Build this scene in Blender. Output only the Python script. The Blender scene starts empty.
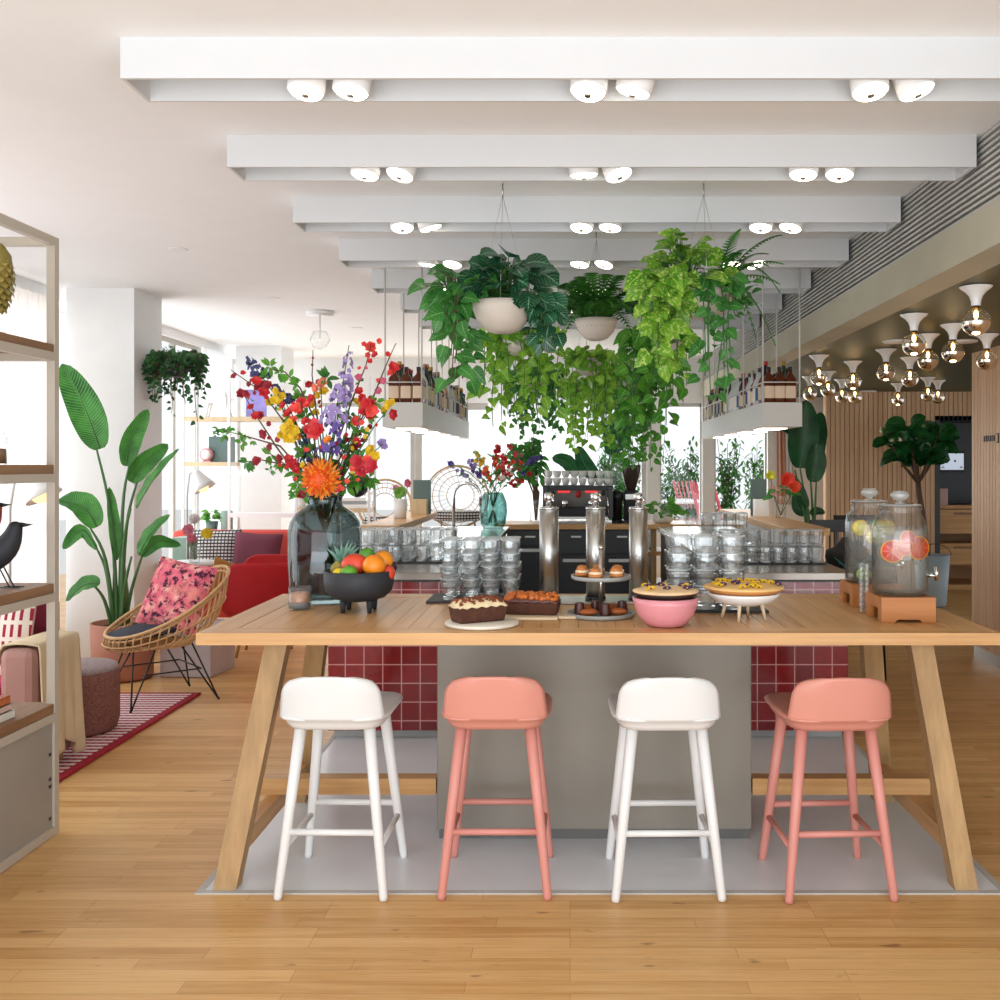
import bpy, math, random
from mathutils import Vector, Matrix, Euler, noise as mnoise
PI = math.pi
R = random.Random(7)
sc = bpy.context.scene
COL = sc.collection
CAMH = 1.51

# ---------------------------------------------------------------- camera
cd = bpy.data.cameras.new('camera'); cam = bpy.data.objects.new('camera', cd); COL.objects.link(cam)
cam.location = (0, 0, CAMH); cam.rotation_euler = (PI/2, 0, 0)
cd.sensor_width = 36; cd.lens = 36; cd.shift_x = -0.070; cd.shift_y = -0.035
cd.clip_end = 200
sc.camera = cam

# ---------------------------------------------------------------- world: bright overcast sky
w = bpy.data.worlds.new('World'); sc.world = w; w.use_nodes = True
nt = w.node_tree; nt.nodes.clear()
bg = nt.nodes.new('ShaderNodeBackground'); out = nt.nodes.new('ShaderNodeOutputWorld')
bg.inputs[0].default_value = (0.90, 0.95, 1.0, 1); bg.inputs[1].default_value = 1.05
nt.links.new(bg.outputs[0], out.inputs[0])

def area(name, loc, rot, sx, sy, power, col=(1, 1, 1)):
    l = bpy.data.lights.new(name, 'AREA'); l.shape = 'RECTANGLE'; l.size = sx; l.size_y = sy
    l.energy = power; l.color = col
    o = bpy.data.objects.new(name, l); COL.objects.link(o); o.location = loc; o.rotation_euler = rot
    return o
# daylight through the left and back window walls, then two fills added behind the camera
area('daylight_left', (-4.3, 8.0, 1.5), (0, -PI/2, 0), 2.4, 9.0, 185, (0.92, 0.96, 1.0))
area('daylight_back', (-0.6, 13.6, 1.4), (-PI/2, 0, 0), 6.5, 2.2, 160, (0.97, 0.99, 1.0))
area('front_fill', (-0.5, -1.9, 1.6), (PI/2 + 0.12, 0, 0), 8.0, 2.4, 115, (0.95, 0.97, 1.0))  # added fill from behind the camera for objects facing it, no real window
area('ceiling_uplight_fill', (-0.3, -1.0, 0.35), (PI/2 + 1.05, 0, 0), 8.0, 2.4, 235, (0.80, 0.91, 1.0))  # added uplight near the floor, there only to brighten the ceiling

vs = sc.view_settings
vs.view_transform = 'Standard'; vs.look = 'None'; vs.gamma = 1; vs.use_curve_mapping = False
vs.exposure = 0.19
cy = sc.cycles
try:
    cy.max_bounces = 12; cy.transparent_max_bounces = 40; cy.diffuse_bounces = 5
    cy.glossy_bounces = 4; cy.caustics_reflective = False; cy.caustics_refractive = False
    cy.sample_clamp_indirect = 4.0
except Exception: pass

# ---------------------------------------------------------------- helpers
def P(px, py, d):
    """photo pixel + true distance -> place in the room"""
    return Vector(((px-570)*d/1000, d, CAMH-(py-465)*d/1000))
def X(px, d): return (px-570)*d/1000

class MB:
    def __init__(s): s.v = []; s.f = []; s.m = []; s.s = []; s.uv = {}
    def add(s, vs, fs, mi=0, smooth=False, uvs=None):
        b = len(s.v); s.v += [tuple(v) for v in vs]
        for f in fs: s.f.append([b+i for i in f]); s.m.append(mi); s.s.append(smooth)
        if uvs:
            for i, u in enumerate(uvs): s.uv[b+i] = u
        return b
    def box(s, x0, y0, z0, x1, y1, z1, mi=0):
        vs = [(x0,y0,z0),(x1,y0,z0),(x1,y1,z0),(x0,y1,z0),(x0,y0,z1),(x1,y0,z1),(x1,y1,z1),(x0,y1,z1)]
        s.add(vs, [(3,2,1,0),(4,5,6,7),(0,1,5,4),(1,2,6,5),(2,3,7,6),(3,0,4,7)], mi); return s
    def hexa(s, bot, top, mi=0):
        s.add(list(bot)+list(top), [(3,2,1,0),(4,5,6,7),(0,1,5,4),(1,2,6,5),(2,3,7,6),(3,0,4,7)], mi); return s
    def beam(s, a, b, wx, wy, mi=0, up=None):
        """rectangular bar from a to b; cross section wx (sideways) by wy"""
        a = Vector(a); b = Vector(b); t = (b-a).normalized()
        u = Vector(up) if up else (Vector((0,1,0)) if abs(t.z) > .7 else Vector((0,0,1)))
        sx = t.cross(u).normalized(); sy = sx.cross(t).normalized()
        q = lambda c: [c-sx*wx/2-sy*wy/2, c+sx*wx/2-sy*wy/2, c+sx*wx/2+sy*wy/2, c-sx*wx/2+sy*wy/2]
        s.add(q(a)+q(b), [(3,2,1,0),(4,5,6,7),(0,1,5,4),(1,2,6,5),(2,3,7,6),(3,0,4,7)], mi); return s
    def lathe(s, prof, c=(0,0,0), n=24, mi=0, smooth=True, sx=1, sy=1, pw=2, rot=None):
        vs = []; fs = []; k = len(prof)
        for i in range(n):
            a = 2*PI*i/n; ca, sa = math.cos(a), math.sin(a)
            if pw != 2:
                e = 2/pw; ca = math.copysign(abs(ca)**e, ca); sa = math.copysign(abs(sa)**e, sa)
            for r, z in prof:
                p = Vector((r*ca*sx, r*sa*sy, z))
                if rot: p = rot @ p
                vs.append((c[0]+p.x, c[1]+p.y, c[2]+p.z))
        for i in range(n):
            j = (i+1) % n
            for q in range(k-1): fs.append((i*k+q, j*k+q, j*k+q+1, i*k+q+1))
        if prof[0][0] > 1e-4: fs.append([i*k for i in range(n)][::-1])
        if prof[-1][0] > 1e-4: fs.append([i*k+k-1 for i in range(n)])
        s.add(vs, fs, mi, smooth); return s
    def olathe(s, prof, *a, **kw):   # open profile: no end caps
        f0 = len(s.f); s.lathe(prof, *a, **kw)
        keep = [i for i in range(f0, len(s.f)) if len(s.f[i]) <= 4]
        s.f = s.f[:f0]+[s.f[i] for i in keep]; s.m = s.m[:f0]+[s.m[i] for i in keep]; s.s = s.s[:f0]+[s.s[i] for i in keep]
        return s
    def cyl(s, c, r, h, n=20, mi=0, r2=None):
        r2 = r if r2 is None else r2
        b = min(.003, r*.2)
        return s.lathe([(r-b,0),(r,b),(r2,h-b),(r2-b,h)], c, n, mi)
    def tube(s, pts, r, n=6, mi=0, closed=False):
        pts = [Vector(p) for p in pts]; m = len(pts)
        rr = r if isinstance(r, (list, tuple)) else [r]*m
        vs = []; fs = []; prev = None
        for i, p in enumerate(pts):
            a = pts[i-1] if i or closed else p; b = pts[(i+1) % m] if i < m-1 or closed else p
            t = (b-a); t = t.normalized() if t.length > 1e-9 else Vector((0,0,1))
            if prev is None:
                u = Vector((0,0,1)) if abs(t.z) < .9 else Vector((1,0,0)); nx = t.cross(u).normalized()
            else:
                nx = prev - t*prev.dot(t); nx = nx.normalized() if nx.length > 1e-6 else t.orthogonal().normalized()
            prev = nx; ny = t.cross(nx)
            for k in range(n):
                an = 2*PI*k/n; vs.append(p + (nx*math.cos(an)+ny*math.sin(an))*rr[i])
        for i in range(m if closed else m-1):
            j = (i+1) % m
            for k in range(n): fs.append((i*n+k, i*n+(k+1)%n, j*n+(k+1)%n, j*n+k))
        if not closed:
            fs.append(list(range(n))[::-1]); fs.append([(m-1)*n+k for k in range(n)])
        s.add(vs, fs, mi, True); return s
    def ell(s, c, r, n=14, m=9, mi=0, rot=None, bump=0, seed=0):
        if not isinstance(r, (tuple, list)): r = (r, r, r)
        vs = []; fs = []
        for j in range(m+1):
            th = PI*j/m
            for i in range(n):
                a = 2*PI*i/n
                p = Vector((math.sin(th)*math.cos(a), math.sin(th)*math.sin(a), math.cos(th)))
                if bump: p = p*(1+bump*mnoise.noise(p*2.2+Vector((seed, 0, 0))))
                p = Vector((p.x*r[0], p.y*r[1], p.z*r[2]))
                if rot: p = rot @ p
                vs.append((c[0]+p.x, c[1]+p.y, c[2]+p.z))
        for j in range(m):
            for i in range(n):
                fs.append((j*n+i, (j+1)*n+i, (j+1)*n+(i+1)%n, j*n+(i+1)%n))
        s.add(vs, fs, mi, True); return s
    def grid(s, fn, nu, nv, mi=0, smooth=True, uv=True):
        vs = []; us = []
        for i in range(nu+1):
            for j in range(nv+1):
                u, v = i/nu, j/nv; vs.append(tuple(fn(u, v))); us.append((u, v))
        fs = [(i*(nv+1)+j, (i+1)*(nv+1)+j, (i+1)*(nv+1)+j+1, i*(nv+1)+j+1) for i in range(nu) for j in range(nv)]
        s.add(vs, fs, mi, smooth, us if uv else None); return s
    def poly(s, pts, d, mi=0, smooth=False):
        """closed outline pts (3D, planar) extruded by vector d"""
        d = Vector(d); n = len(pts); a = [Vector(p) for p in pts]; b = [p+d for p in a]
        fs = [list(range(n))[::-1], [n+i for i in range(n)]]+[(i, (i+1)%n, n+(i+1)%n, n+i) for i in range(n)]
        s.add(a+b, fs, mi, smooth); return s
    def build(s, name, mats, parent=None, loc=None, rotz=0, bev=0, solid=0, sub=0, origin=None):
        me = bpy.data.meshes.new(name)
        vs = s.v
        if origin is not None: vs = [(v[0]-origin[0], v[1]-origin[1], v[2]-origin[2]) for v in vs]
        me.from_pydata(vs, [], s.f)
        if not isinstance(mats, (list, tuple)): mats = [mats]
        for m in mats: me.materials.append(m)
        me.polygons.foreach_set('material_index', s.m); me.polygons.foreach_set('use_smooth', s.s)
        if s.uv:
            ul = me.uv_layers.new(name='UVMap')
            li = [0]*len(me.loops); me.loops.foreach_get('vertex_index', li)
            fl = []
            for i in li: fl += s.uv.get(i, (0, 0))
            ul.data.foreach_set('uv', fl)
        me.update()
        o = bpy.data.objects.new(name, me); COL.objects.link(o)
        if parent is not None: o.parent = parent
        if origin is not None: o.location = origin
        if loc is not None: o.location = loc
        if rotz: o.rotation_euler = (0, 0, rotz)
        if solid:
            md = o.modifiers.new('solid', 'SOLIDIFY'); md.thickness = solid; md.offset = 0
        if sub:
            md = o.modifiers.new('sub', 'SUBSURF'); md.levels = sub; md.render_levels = sub
        if bev:
            md = o.modifiers.new('bev', 'BEVEL'); md.width = bev; md.segments = 2; md.limit_method = 'ANGLE'
        return o

def tag(o, label, cat, group=None, kind=None):
    o['label'] = label; o['category'] = cat
    if group: o['group'] = group
    if kind: o['kind'] = kind
    return o
def thing(name, label, cat, loc=(0,0,0), rotz=0, group=None):
    o = bpy.data.objects.new(name, None); COL.objects.link(o)
    o.location = loc; o.rotation_euler = (0, 0, rotz); o.empty_display_size = .1
    return tag(o, label, cat, group)
def struct(name, mb, m, **kw):
    o = mb.build(name, m, **kw)
    if o.parent is None: o['kind'] = 'structure'
    return o
def kids(o): return [c for c in bpy.data.objects if c.parent == o]
def dup(root, loc, rotz=0, label=None, group=None, tree=None):
    r = root.copy(); COL.objects.link(r); r.location = loc; r.rotation_euler = (0, 0, rotz)
    if label: r['label'] = label
    if group: r['group'] = group
    tr = tree if tree is not None else [(c, kids(c)) for c in kids(root)]
    for ch, gs in tr:
        c = ch.copy(); COL.objects.link(c); c.parent = r
        for g in gs:
            d = g.copy(); COL.objects.link(d); d.parent = c
    return r
def tree_of(root): return [(c, kids(c)) for c in kids(root)]
ORD = ['first','second','third','fourth','fifth','sixth','seventh','eighth','ninth','tenth','eleventh','twelfth','thirteenth','fourteenth','fifteenth','sixteenth','seventeenth','eighteenth','nineteenth','twentieth','twenty-first','twenty-second','twenty-third','twenty-fourth','twenty-fifth','twenty-sixth','twenty-seventh','twenty-eighth','twenty-ninth','thirtieth']

# ---------------------------------------------------------------- materials
def srgb(h):
    h = h.lstrip('#'); c = [int(h[i:i+2], 16)/255 for i in (0, 2, 4)]
    return tuple(x/12.92 if x <= .04045 else ((x+.055)/1.055)**2.4 for x in c)+(1,)
def C(c): return srgb(c) if isinstance(c, str) else tuple(c)+(1,)*(4-len(c))
def newmat(name):
    m = bpy.data.materials.new(name); m.use_nodes = True
    n = m.node_tree; n.nodes.clear()
    o = n.nodes.new('ShaderNodeOutputMaterial'); return m, n, o
def lk(n, a, b): n.links.new(a, b)
def nd(n, t, **kw):
    x = n.nodes.new(t)
    for k, v in kw.items():
        if isinstance(k, str) and hasattr(x, k) and not k[0].isupper(): setattr(x, k, v)
    return x
def mixc(n, f, a, b, mode='MIX'):
    x = n.nodes.new('ShaderNodeMix'); x.data_type = 'RGBA'; x.blend_type = mode
    for sock, val in ((x.inputs[0], f), (x.inputs[6], a), (x.inputs[7], b)):
        if hasattr(val, 'links') or hasattr(val, 'is_linked'): lk(n, val, sock)
        else: sock.default_value = val
    return x.outputs[2]
def math_(n, op, a, b=None, clamp=False):
    x = n.nodes.new('ShaderNodeMath'); x.operation = op; x.use_clamp = clamp
    for i, v in enumerate((a, b)):
        if v is None: continue
        if hasattr(v, 'is_linked'): lk(n, v, x.inputs[i])
        else: x.inputs[i].default_value = v
    return x.outputs[0]
def coords(n, scale=(1,1,1), kind='Object', rot=(0,0,0)):
    t = n.nodes.new('ShaderNodeTexCoord'); mp = n.nodes.new('ShaderNodeMapping')
    mp.inputs['Scale'].default_value = scale; mp.inputs['Rotation'].default_value = rot
    lk(n, t.outputs[kind], mp.inputs[0]); return mp.outputs[0]
def noise(n, vec, scale=5, detail=3, rough=.5):
    x = n.nodes.new('ShaderNodeTexNoise'); x.inputs['Scale'].default_value = scale
    x.inputs['Detail'].default_value = detail; x.inputs['Roughness'].default_value = rough
    lk(n, vec, x.inputs['Vector']); return x.outputs[0]
def ramp(n, f, a, b):
    x = n.nodes.new('ShaderNodeMapRange'); x.inputs[1].default_value = a; x.inputs[2].default_value = b
    lk(n, f, x.inputs[0]); return x.outputs[0]
def bumpn(n, h, strength=.2, dist=.01):
    x = n.nodes.new('ShaderNodeBump'); x.inputs['Strength'].default_value = strength; x.inputs['Distance'].default_value = dist
    lk(n, h, x.inputs['Height']); return x.outputs[0]
def pbsdf(n, o, rough=.5, metal=0, spec=.5, coat=0, trans=0):
    b = n.nodes.new('ShaderNodeBsdfPrincipled')
    b.inputs['Roughness'].default_value = rough; b.inputs['Metallic'].default_value = metal
    b.inputs['Specular IOR Level'].default_value = spec; b.inputs['Coat Weight'].default_value = coat
    lk(n, b.outputs[0], o.inputs[0]); return b
def plain(name, col, rough=.5, metal=0, var=.06, scale=6, bump=0, bscale=80, spec=.5, coat=0):
    m, n, o = newmat(name); b = pbsdf(n, o, rough, metal, spec, coat)
    c = C(col); v = coords(n); f = noise(n, v, scale, 3)
    lo = tuple(x*(1-var) for x in c[:3])+(1,); hi = tuple(min(1, x*(1+var)) for x in c[:3])+(1,)
    lk(n, mixc(n, ramp(n, f, .3, .7), lo, hi), b.inputs['Base Color'])
    if bump: lk(n, bumpn(n, noise(n, v, bscale, 2), bump), b.inputs['Normal'])
    return m
def emit(name, col, strength):
    m, n, o = newmat(name); e = n.nodes.new('ShaderNodeEmission')
    e.inputs[0].default_value = C(col); e.inputs[1].default_value = strength; lk(n, e.outputs[0], o.inputs[0]); return m
def wood(name, c1, c2, axis='x', rough=.45, grain=1.0, spec=.4, coat=0.0):
    m, n, o = newmat(name); b = pbsdf(n, o, rough, 0, spec, coat)
    s = {'x': (1.2, 26, 26), 'y': (26, 1.2, 26), 'z': (26, 26, 1.2)}[axis]
    s = tuple(q*grain for q in s)
    v = coords(n, s); f = noise(n, v, 1.0, 5, .6)
    s2 = {'x': (.5, 5, 5), 'y': (5, .5, 5), 'z': (5, 5, .5)}[axis]
    g = noise(n, coords(n, s2), 1.0, 2)
    c = mixc(n, ramp(n, f, .3, .7), C(c1), C(c2))
    c = mixc(n, math_(n, 'MULTIPLY', ramp(n, g, .35, .7), .35), c, C(c1))
    lk(n, c, b.inputs['Base Color']); lk(n, bumpn(n, f, .12, .003), b.inputs['Normal'])
    return m
def glassy(name, tint=(.992,.996,.995), edge=(.52,.57,.59), rough=.02, refl=1.0, haze=0.0):
    """thin clear glass: see-through, darker and shinier at grazing angles"""
    m, n, o = newmat(name)
    lw = n.nodes.new('ShaderNodeLayerWeight'); lw.inputs[0].default_value = .5
    tr = n.nodes.new('ShaderNodeBsdfTransparent'); gl = n.nodes.new('ShaderNodeBsdfGlossy')
    gl.inputs['Roughness'].default_value = rough
    f3 = math_(n, 'POWER', lw.outputs['Facing'], 2.6)
    lk(n, mixc(n, f3, C(tint), C(edge)), tr.inputs[0])
    mx = n.nodes.new('ShaderNodeMixShader')
    f5 = math_(n, 'ADD', math_(n, 'MULTIPLY', math_(n, 'POWER', lw.outputs['Facing'], 4.0), .55), .05)
    lk(n, math_(n, 'MULTIPLY', f5, refl, True), mx.inputs[0])
    sc_ = n.nodes.new('ShaderNodeBsdfTranslucent'); sc_.inputs[0].default_value = (.95, .97, .98, 1)
    df = n.nodes.new('ShaderNodeBsdfDiffuse'); df.inputs[0].default_value = (.93, .95, .96, 1)
    m2 = n.nodes.new('ShaderNodeMixShader'); m2.inputs[0].default_value = .5; lk(n, sc_.outputs[0], m2.inputs[1]); lk(n, df.outputs[0], m2.inputs[2])
    m3 = n.nodes.new('ShaderNodeMixShader'); m3.inputs[0].default_value = haze  # white scatter mixed in to paint the brightness of glass catching light
    lk(n, tr.outputs[0], m3.inputs[1]); lk(n, m2.outputs[0], m3.inputs[2])
    lk(n, m3.outputs[0], mx.inputs[1]); lk(n, gl.outputs[0], mx.inputs[2]); lk(n, mx.outputs[0], o.inputs[0])
    return m
def leafmat(name, c1, c2, vein=None, nv=9, slant=3, vw=.16, rough=.4, mott=None, trans=.3, nscale=9):
    m, n, o = newmat(name); b = pbsdf(n, o, rough, 0, .4)
    v = coords(n); f = noise(n, v, nscale, 2)
    c = mixc(n, ramp(n, f, .35, .65), C(c1), C(c2))
    uv = n.nodes.new('ShaderNodeUVMap'); sp = n.nodes.new('ShaderNodeSeparateXYZ'); lk(n, uv.outputs[0], sp.inputs[0])
    au = math_(n, 'ABSOLUTE', math_(n, 'SUBTRACT', sp.outputs[0], .5))
    if mott:
        q = noise(n, v, 60, 3); c = mixc(n, ramp(n, q, .52, .62), c, C(mott))
    if vein:
        t = math_(n, 'FRACT', math_(n, 'SUBTRACT', math_(n, 'MULTIPLY', sp.outputs[1], nv), math_(n, 'MULTIPLY', au, slant)))
        k = math_(n, 'LESS_THAN', t, vw)
        c = mixc(n, math_(n, 'MULTIPLY', k, .55), c, C(vein))
        k2 = math_(n, 'LESS_THAN', au, .03); c = mixc(n, k2, c, C(vein))
    lk(n, c, b.inputs['Base Color'])
    t = n.nodes.new('ShaderNodeBsdfTranslucent'); lk(n, c, t.inputs[0])
    mx = n.nodes.new('ShaderNodeMixShader'); mx.inputs[0].default_value = trans
    lk(n, b.outputs[0], mx.inputs[1]); lk(n, t.outputs[0], mx.inputs[2]); lk(n, mx.outputs[0], o.inputs[0])
    return m

M = {}
M['white_paint'] = plain('white_paint', (.82,.825,.83), .75, var=.015)
M['ceiling_paint'] = plain('ceiling_paint', (.84,.85,.86), .85, var=.01)
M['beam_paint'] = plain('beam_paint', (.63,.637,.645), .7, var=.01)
M['grey_paint'] = plain('grey_paint', '#b9b8b4', .6)
M['olive'] = plain('olive_paint', '#3b4128', .5, var=.10, scale=1.3)
M['concrete'] = plain('concrete_fascia', '#b3ae9b', .8, var=.05, scale=3, bump=.1)
M['inlay'] = plain('concrete_inlay', '#dbdfe3', .30, var=.05, scale=2.2)
M['steel'] = plain('brushed_steel', '#b9b7b2', .28, 1, var=.08, scale=3)
M['chrome'] = plain('chrome', '#d8d8d8', .06, 1, var=.01)
M['dark'] = plain('black_lacquer', '#26282c', .35)
M['black_metal'] = plain('black_metal', '#17181a', .4, var=.02)
M['matt_black'] = plain('matt_black', '#2a2c31', .62, var=.05, bump=.08)
M['white_plastic'] = plain('white_plastic', (.74,.735,.725), .38, var=.01)
M['pink_plastic'] = plain('pink_plastic', '#d18c7c', .42, var=.02)
M['white_wood'] = plain('painted_white_wood', (.77,.765,.75), .42, var=.01)
M['pink_wood'] = plain('painted_pink_wood', '#d18a7e', .42, var=.02)
M['frame_beige'] = plain('beige_metal', '#bdb4a6', .45, var=.02)
M['mesh_panel'] = plain('perforated_grey_panel', '#a09c94', .5, .1, var=.05, scale=4)
M['glass'] = glassy('clear_glass', haze=.05)
M['jar_glass'] = glassy('jar_glass', edge=(.40,.45,.47), haze=.02)
M['glass_rim'] = glassy('glass_rim', (.93,.95,.95), (.4,.45,.47), .02, 2.0, .38)
M['window_glass'] = glassy('window_glass', (.98,.99,.99), (.9,.93,.93), .01, .5)
M['smoke'] = glassy('smoky_glass', (.55,.61,.61), (.20,.26,.27), .02)
M['teal_glass'] = glassy('teal_glass', (.60,.76,.74), (.28,.42,.42), .03)
M['water'] = glassy('still_water', (.95,.98,.98), (.84,.90,.90), .02, .4, .13)
M['oak'] = wood('light_oak', '#bd8a54', '#dcb07a', 'y', .40)
M['oak_x'] = wood('light_oak_long', '#ba8750', '#dcb078', 'x', .40)
M['oak_z'] = wood('light_oak_upright', '#9c7a50', '#c09a68', 'z', .5)
M['shelf_wood'] = wood('brown_oak', '#7d5b3e', '#a07a57', 'y', .5)
M['slat_wood'] = wood('slat_oak', '#cba27c', '#e3c09b', 'z', .55, .7)
M['pale_wood'] = wood('pale_wood', '#c9b08a', '#e0cba6', 'z', .5)
M['board_wood'] = wood('pale_board', '#d9c19c', '#ead9bb', 'x', .5)
M['cherry'] = wood('warm_box_wood', '#a8662f', '#c98545', 'x', .42)
M['leaf_big'] = leafmat('banana_leaf', '#22601f', '#458f38', '#76b566', 34, 6, .28, .35)
M['leaf_big_dark'] = leafmat('dark_banana_leaf', '#0d3a1c', '#14522a', '#1f6b38', 26, 6, .15, .4, trans=.15)
M['leaf_pothos'] = leafmat('pothos_leaf', '#4d8d1f', '#7fb636', '#a6cf5a', 5, 3, .1, .35, mott='#c3d873')
M['leaf_pothos2'] = leafmat('pothos_leaf_green', '#2f7a22', '#5fa234', '#8cc25a', 5, 3, .12, .35)
M['leaf_bright'] = leafmat('bright_vine_leaf', '#5b9c24', '#93c440', '#b9db6e', 4, 3, .1, .4)
M['leaf_pep'] = leafmat('striped_round_leaf', '#0f3f25', '#1d5c38', '#7fb08c', 6, 5, .16, .3, trans=.12)
M['leaf_dark'] = leafmat('dark_small_leaf', '#1f4a24', '#3a7038', None, trans=.15)
M['leaf_fern'] = leafmat('fern_leaf', '#24601f', '#4c8e33', None, trans=.3)
M['leaf_mid'] = leafmat('mid_green_leaf', '#2c6e2b', '#4c9140', '#7db86b', 6, 3, .12)
M['leaf_fiddle'] = leafmat('fiddle_leaf', '#123f1c', '#20602b', '#3f8848', 6, 3, .1, .3, trans=.12)
M['leaf_grey'] = leafmat('blue_green_leaf', '#5b8f7c', '#86b09c', None, trans=.3)
M['stem'] = plain('green_stem', '#3f6b34', .5)
M['twig'] = plain('brown_twig', '#5a4434', .7)
M['trunk'] = plain('bark', '#5b4636', .8, bump=.3)
M['soil'] = plain('soil', '#2c211a', .95, bump=.4)
M['bowl_clay'] = plain('off_white_planter', '#cfc5b9', .6, var=.03)
M['terracotta'] = plain('terracotta_planter', '#b9806a', .8, var=.05, bump=.1)
M['red_fabric'] = plain('red_fabric', '#b3161f', .8, bump=.2, bscale=300)
M['coral_fabric'] = plain('coral_fabric', '#cf4f45', .85, bump=.2, bscale=300)
M['wine_fabric'] = plain('wine_fabric', '#7c1f36', .85, bump=.2, bscale=300)
M['mauve_fabric'] = plain('mauve_fabric', '#6d3445', .9, bump=.25, bscale=250)
M['tan_fabric'] = plain('tan_fabric', '#b07a3c', .9, bump=.2, bscale=250)
M['dusty_pink'] = plain('dusty_pink_fabric', '#a98076', .9, bump=.25, bscale=250)
M['cream_fabric'] = plain('cream_fabric', '#d9c6a4', .95, bump=.3, bscale=160)
M['navy_fabric'] = plain('navy_fabric', '#2b3040', .8, bump=.2, bscale=250)
M['rattan'] = plain('rattan', '#d0a873', .55, var=.12, scale=20)
M['cream_ceramic'] = plain('cream_ceramic', '#d8cbb0', .5, var=.06, scale=14)
M['white_ceramic'] = plain('white_ceramic', (.85,.84,.82), .25, var=.01)
M['pink_ceramic'] = plain('pink_ceramic', '#d98f97', .28, var=.01)
M['grey_ceramic'] = plain('grey_ceramic', '#9a9c9a', .35)
M['sage'] = plain('sage_green', '#7f9a8c', .5)
M['slate'] = plain('slate_box', '#5f7471', .6)
M['plastic_blue'] = plain('pale_blue_pot', '#a7b6c0', .5)
M['wax'] = plain('candle_wax', '#e7b08c', .5)
# ---------------------------------------------------------------- special surfaces
def floor_mat():
    m, n, o = newmat('oak_floor'); b = pbsdf(n, o, .3, 0, .45)
    v = coords(n)
    br = n.nodes.new('ShaderNodeTexBrick'); lk(n, v, br.inputs['Vector'])
    br.offset = .37; br.offset_frequency = 3; br.squash = .8; br.squash_frequency = 4
    br.inputs['Color1'].default_value = (0, 0, 0, 1); br.inputs['Color2'].default_value = (1, 1, 1, 1); br.inputs['Mortar'].default_value = (0, 0, 0, 1)
    br.inputs['Scale'].default_value = 1; br.inputs['Brick Width'].default_value = .82; br.inputs['Row Height'].default_value = .068
    br.inputs['Mortar Size'].default_value = .0009; br.inputs['Bias'].default_value = 0
    f = br.outputs[0]
    g = noise(n, coords(n, (1.3, 22, 1)), 1.6, 6, .62)
    g2 = noise(n, coords(n, (3, 60, 1)), 2, 4, .6)
    c = mixc(n, f, C('#bf8b4a'), C('#dcae70'))
    c = mixc(n, math_(n, 'MULTIPLY', ramp(n, g, .38, .68), .55), c, C('#e9c38c'))
    c = mixc(n, math_(n, 'MULTIPLY', ramp(n, g2, .55, .8), .5), c, C('#a06c35'))
    kn = noise(n, coords(n, (5, 16, 1)), 1.3, 2)
    c = mixc(n, math_(n, 'MULTIPLY', ramp(n, kn, .69, .75), .6), c, C('#6b4220'))
    c = mixc(n, math_(n, 'MULTIPLY', br.outputs['Fac'], .45), c, C('#7d5227'))
    lk(n, c, b.inputs['Base Color']); lk(n, bumpn(n, g, .05, .002), b.inputs['Normal'])
    lk(n, ramp(n, g, -.6, 2.2), b.inputs['Roughness']); return m
M['floor'] = floor_mat()
def tile_mat():
    m, n, o = newmat('red_glazed_tile'); b = pbsdf(n, o, .14, 0, .5)
    t = n.nodes.new('ShaderNodeTexCoord'); s = n.nodes.new('ShaderNodeSeparateXYZ'); lk(n, t.outputs['Object'], s.inputs[0])
    cb = n.nodes.new('ShaderNodeCombineXYZ'); lk(n, math_(n, 'ADD', s.outputs[0], s.outputs[1]), cb.inputs[0]); lk(n, s.outputs[2], cb.inputs[1])
    br = n.nodes.new('ShaderNodeTexBrick'); lk(n, cb.outputs[0], br.inputs['Vector']); br.offset = 0; br.squash = 1
    br.inputs['Color1'].default_value = (0, 0, 0, 1); br.inputs['Color2'].default_value = (1, 1, 1, 1); br.inputs['Mortar'].default_value = (0, 0, 0, 1)
    br.inputs['Scale'].default_value = 1; br.inputs['Brick Width'].default_value = .103; br.inputs['Row Height'].default_value = .103; br.inputs['Mortar Size'].default_value = .0028
    g = noise(n, t.outputs['Object'], 22, 3)
    c = mixc(n, br.outputs[0], C('#780f13'), C('#981517')); c = mixc(n, math_(n, 'MULTIPLY', ramp(n, g, .35, .7), .4), c, C('#640a10'))
    c = mixc(n, br.outputs['Fac'], c, C('#d8a3a0')); lk(n, c, b.inputs['Base Color'])
    lk(n, bumpn(n, g, .12, .006), b.inputs['Normal']); return m
M['tile'] = tile_mat()
def stripes(name, c1, c2, axis, freq, duty=.5, c3=None, wig=.0, rough=.9):
    m, n, o = newmat(name); b = pbsdf(n, o, rough, 0, .2)
    t = n.nodes.new('ShaderNodeTexCoord'); s = n.nodes.new('ShaderNodeSeparateXYZ'); lk(n, t.outputs['Object'], s.inputs[0])
    k = s.outputs['XYZ'.index(axis)]
    if wig: k = math_(n, 'ADD', k, math_(n, 'MULTIPLY', noise(n, t.outputs['Object'], 60, 2), wig))
    f = math_(n, 'LESS_THAN', math_(n, 'FRACT', math_(n, 'MULTIPLY', k, freq)), duty)
    c = mixc(n, f, C(c2), C(c1))
    if c3:
        q = math_(n, 'LESS_THAN', math_(n, 'FRACT', math_(n, 'MULTIPLY', s.outputs[0], 24)), .5)
        r = math_(n, 'MULTIPLY', q, f); c = mixc(n, r, c, C(c3))
    lk(n, c, b.inputs['Base Color']); return m
M['rug'] = stripes('striped_rug', '#c4506a', '#efdfdc', 'Y', 17, .48, '#8c2c48', .006)
M['rug_edge'] = plain('rug_binding', '#a3152c', .9)
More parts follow.
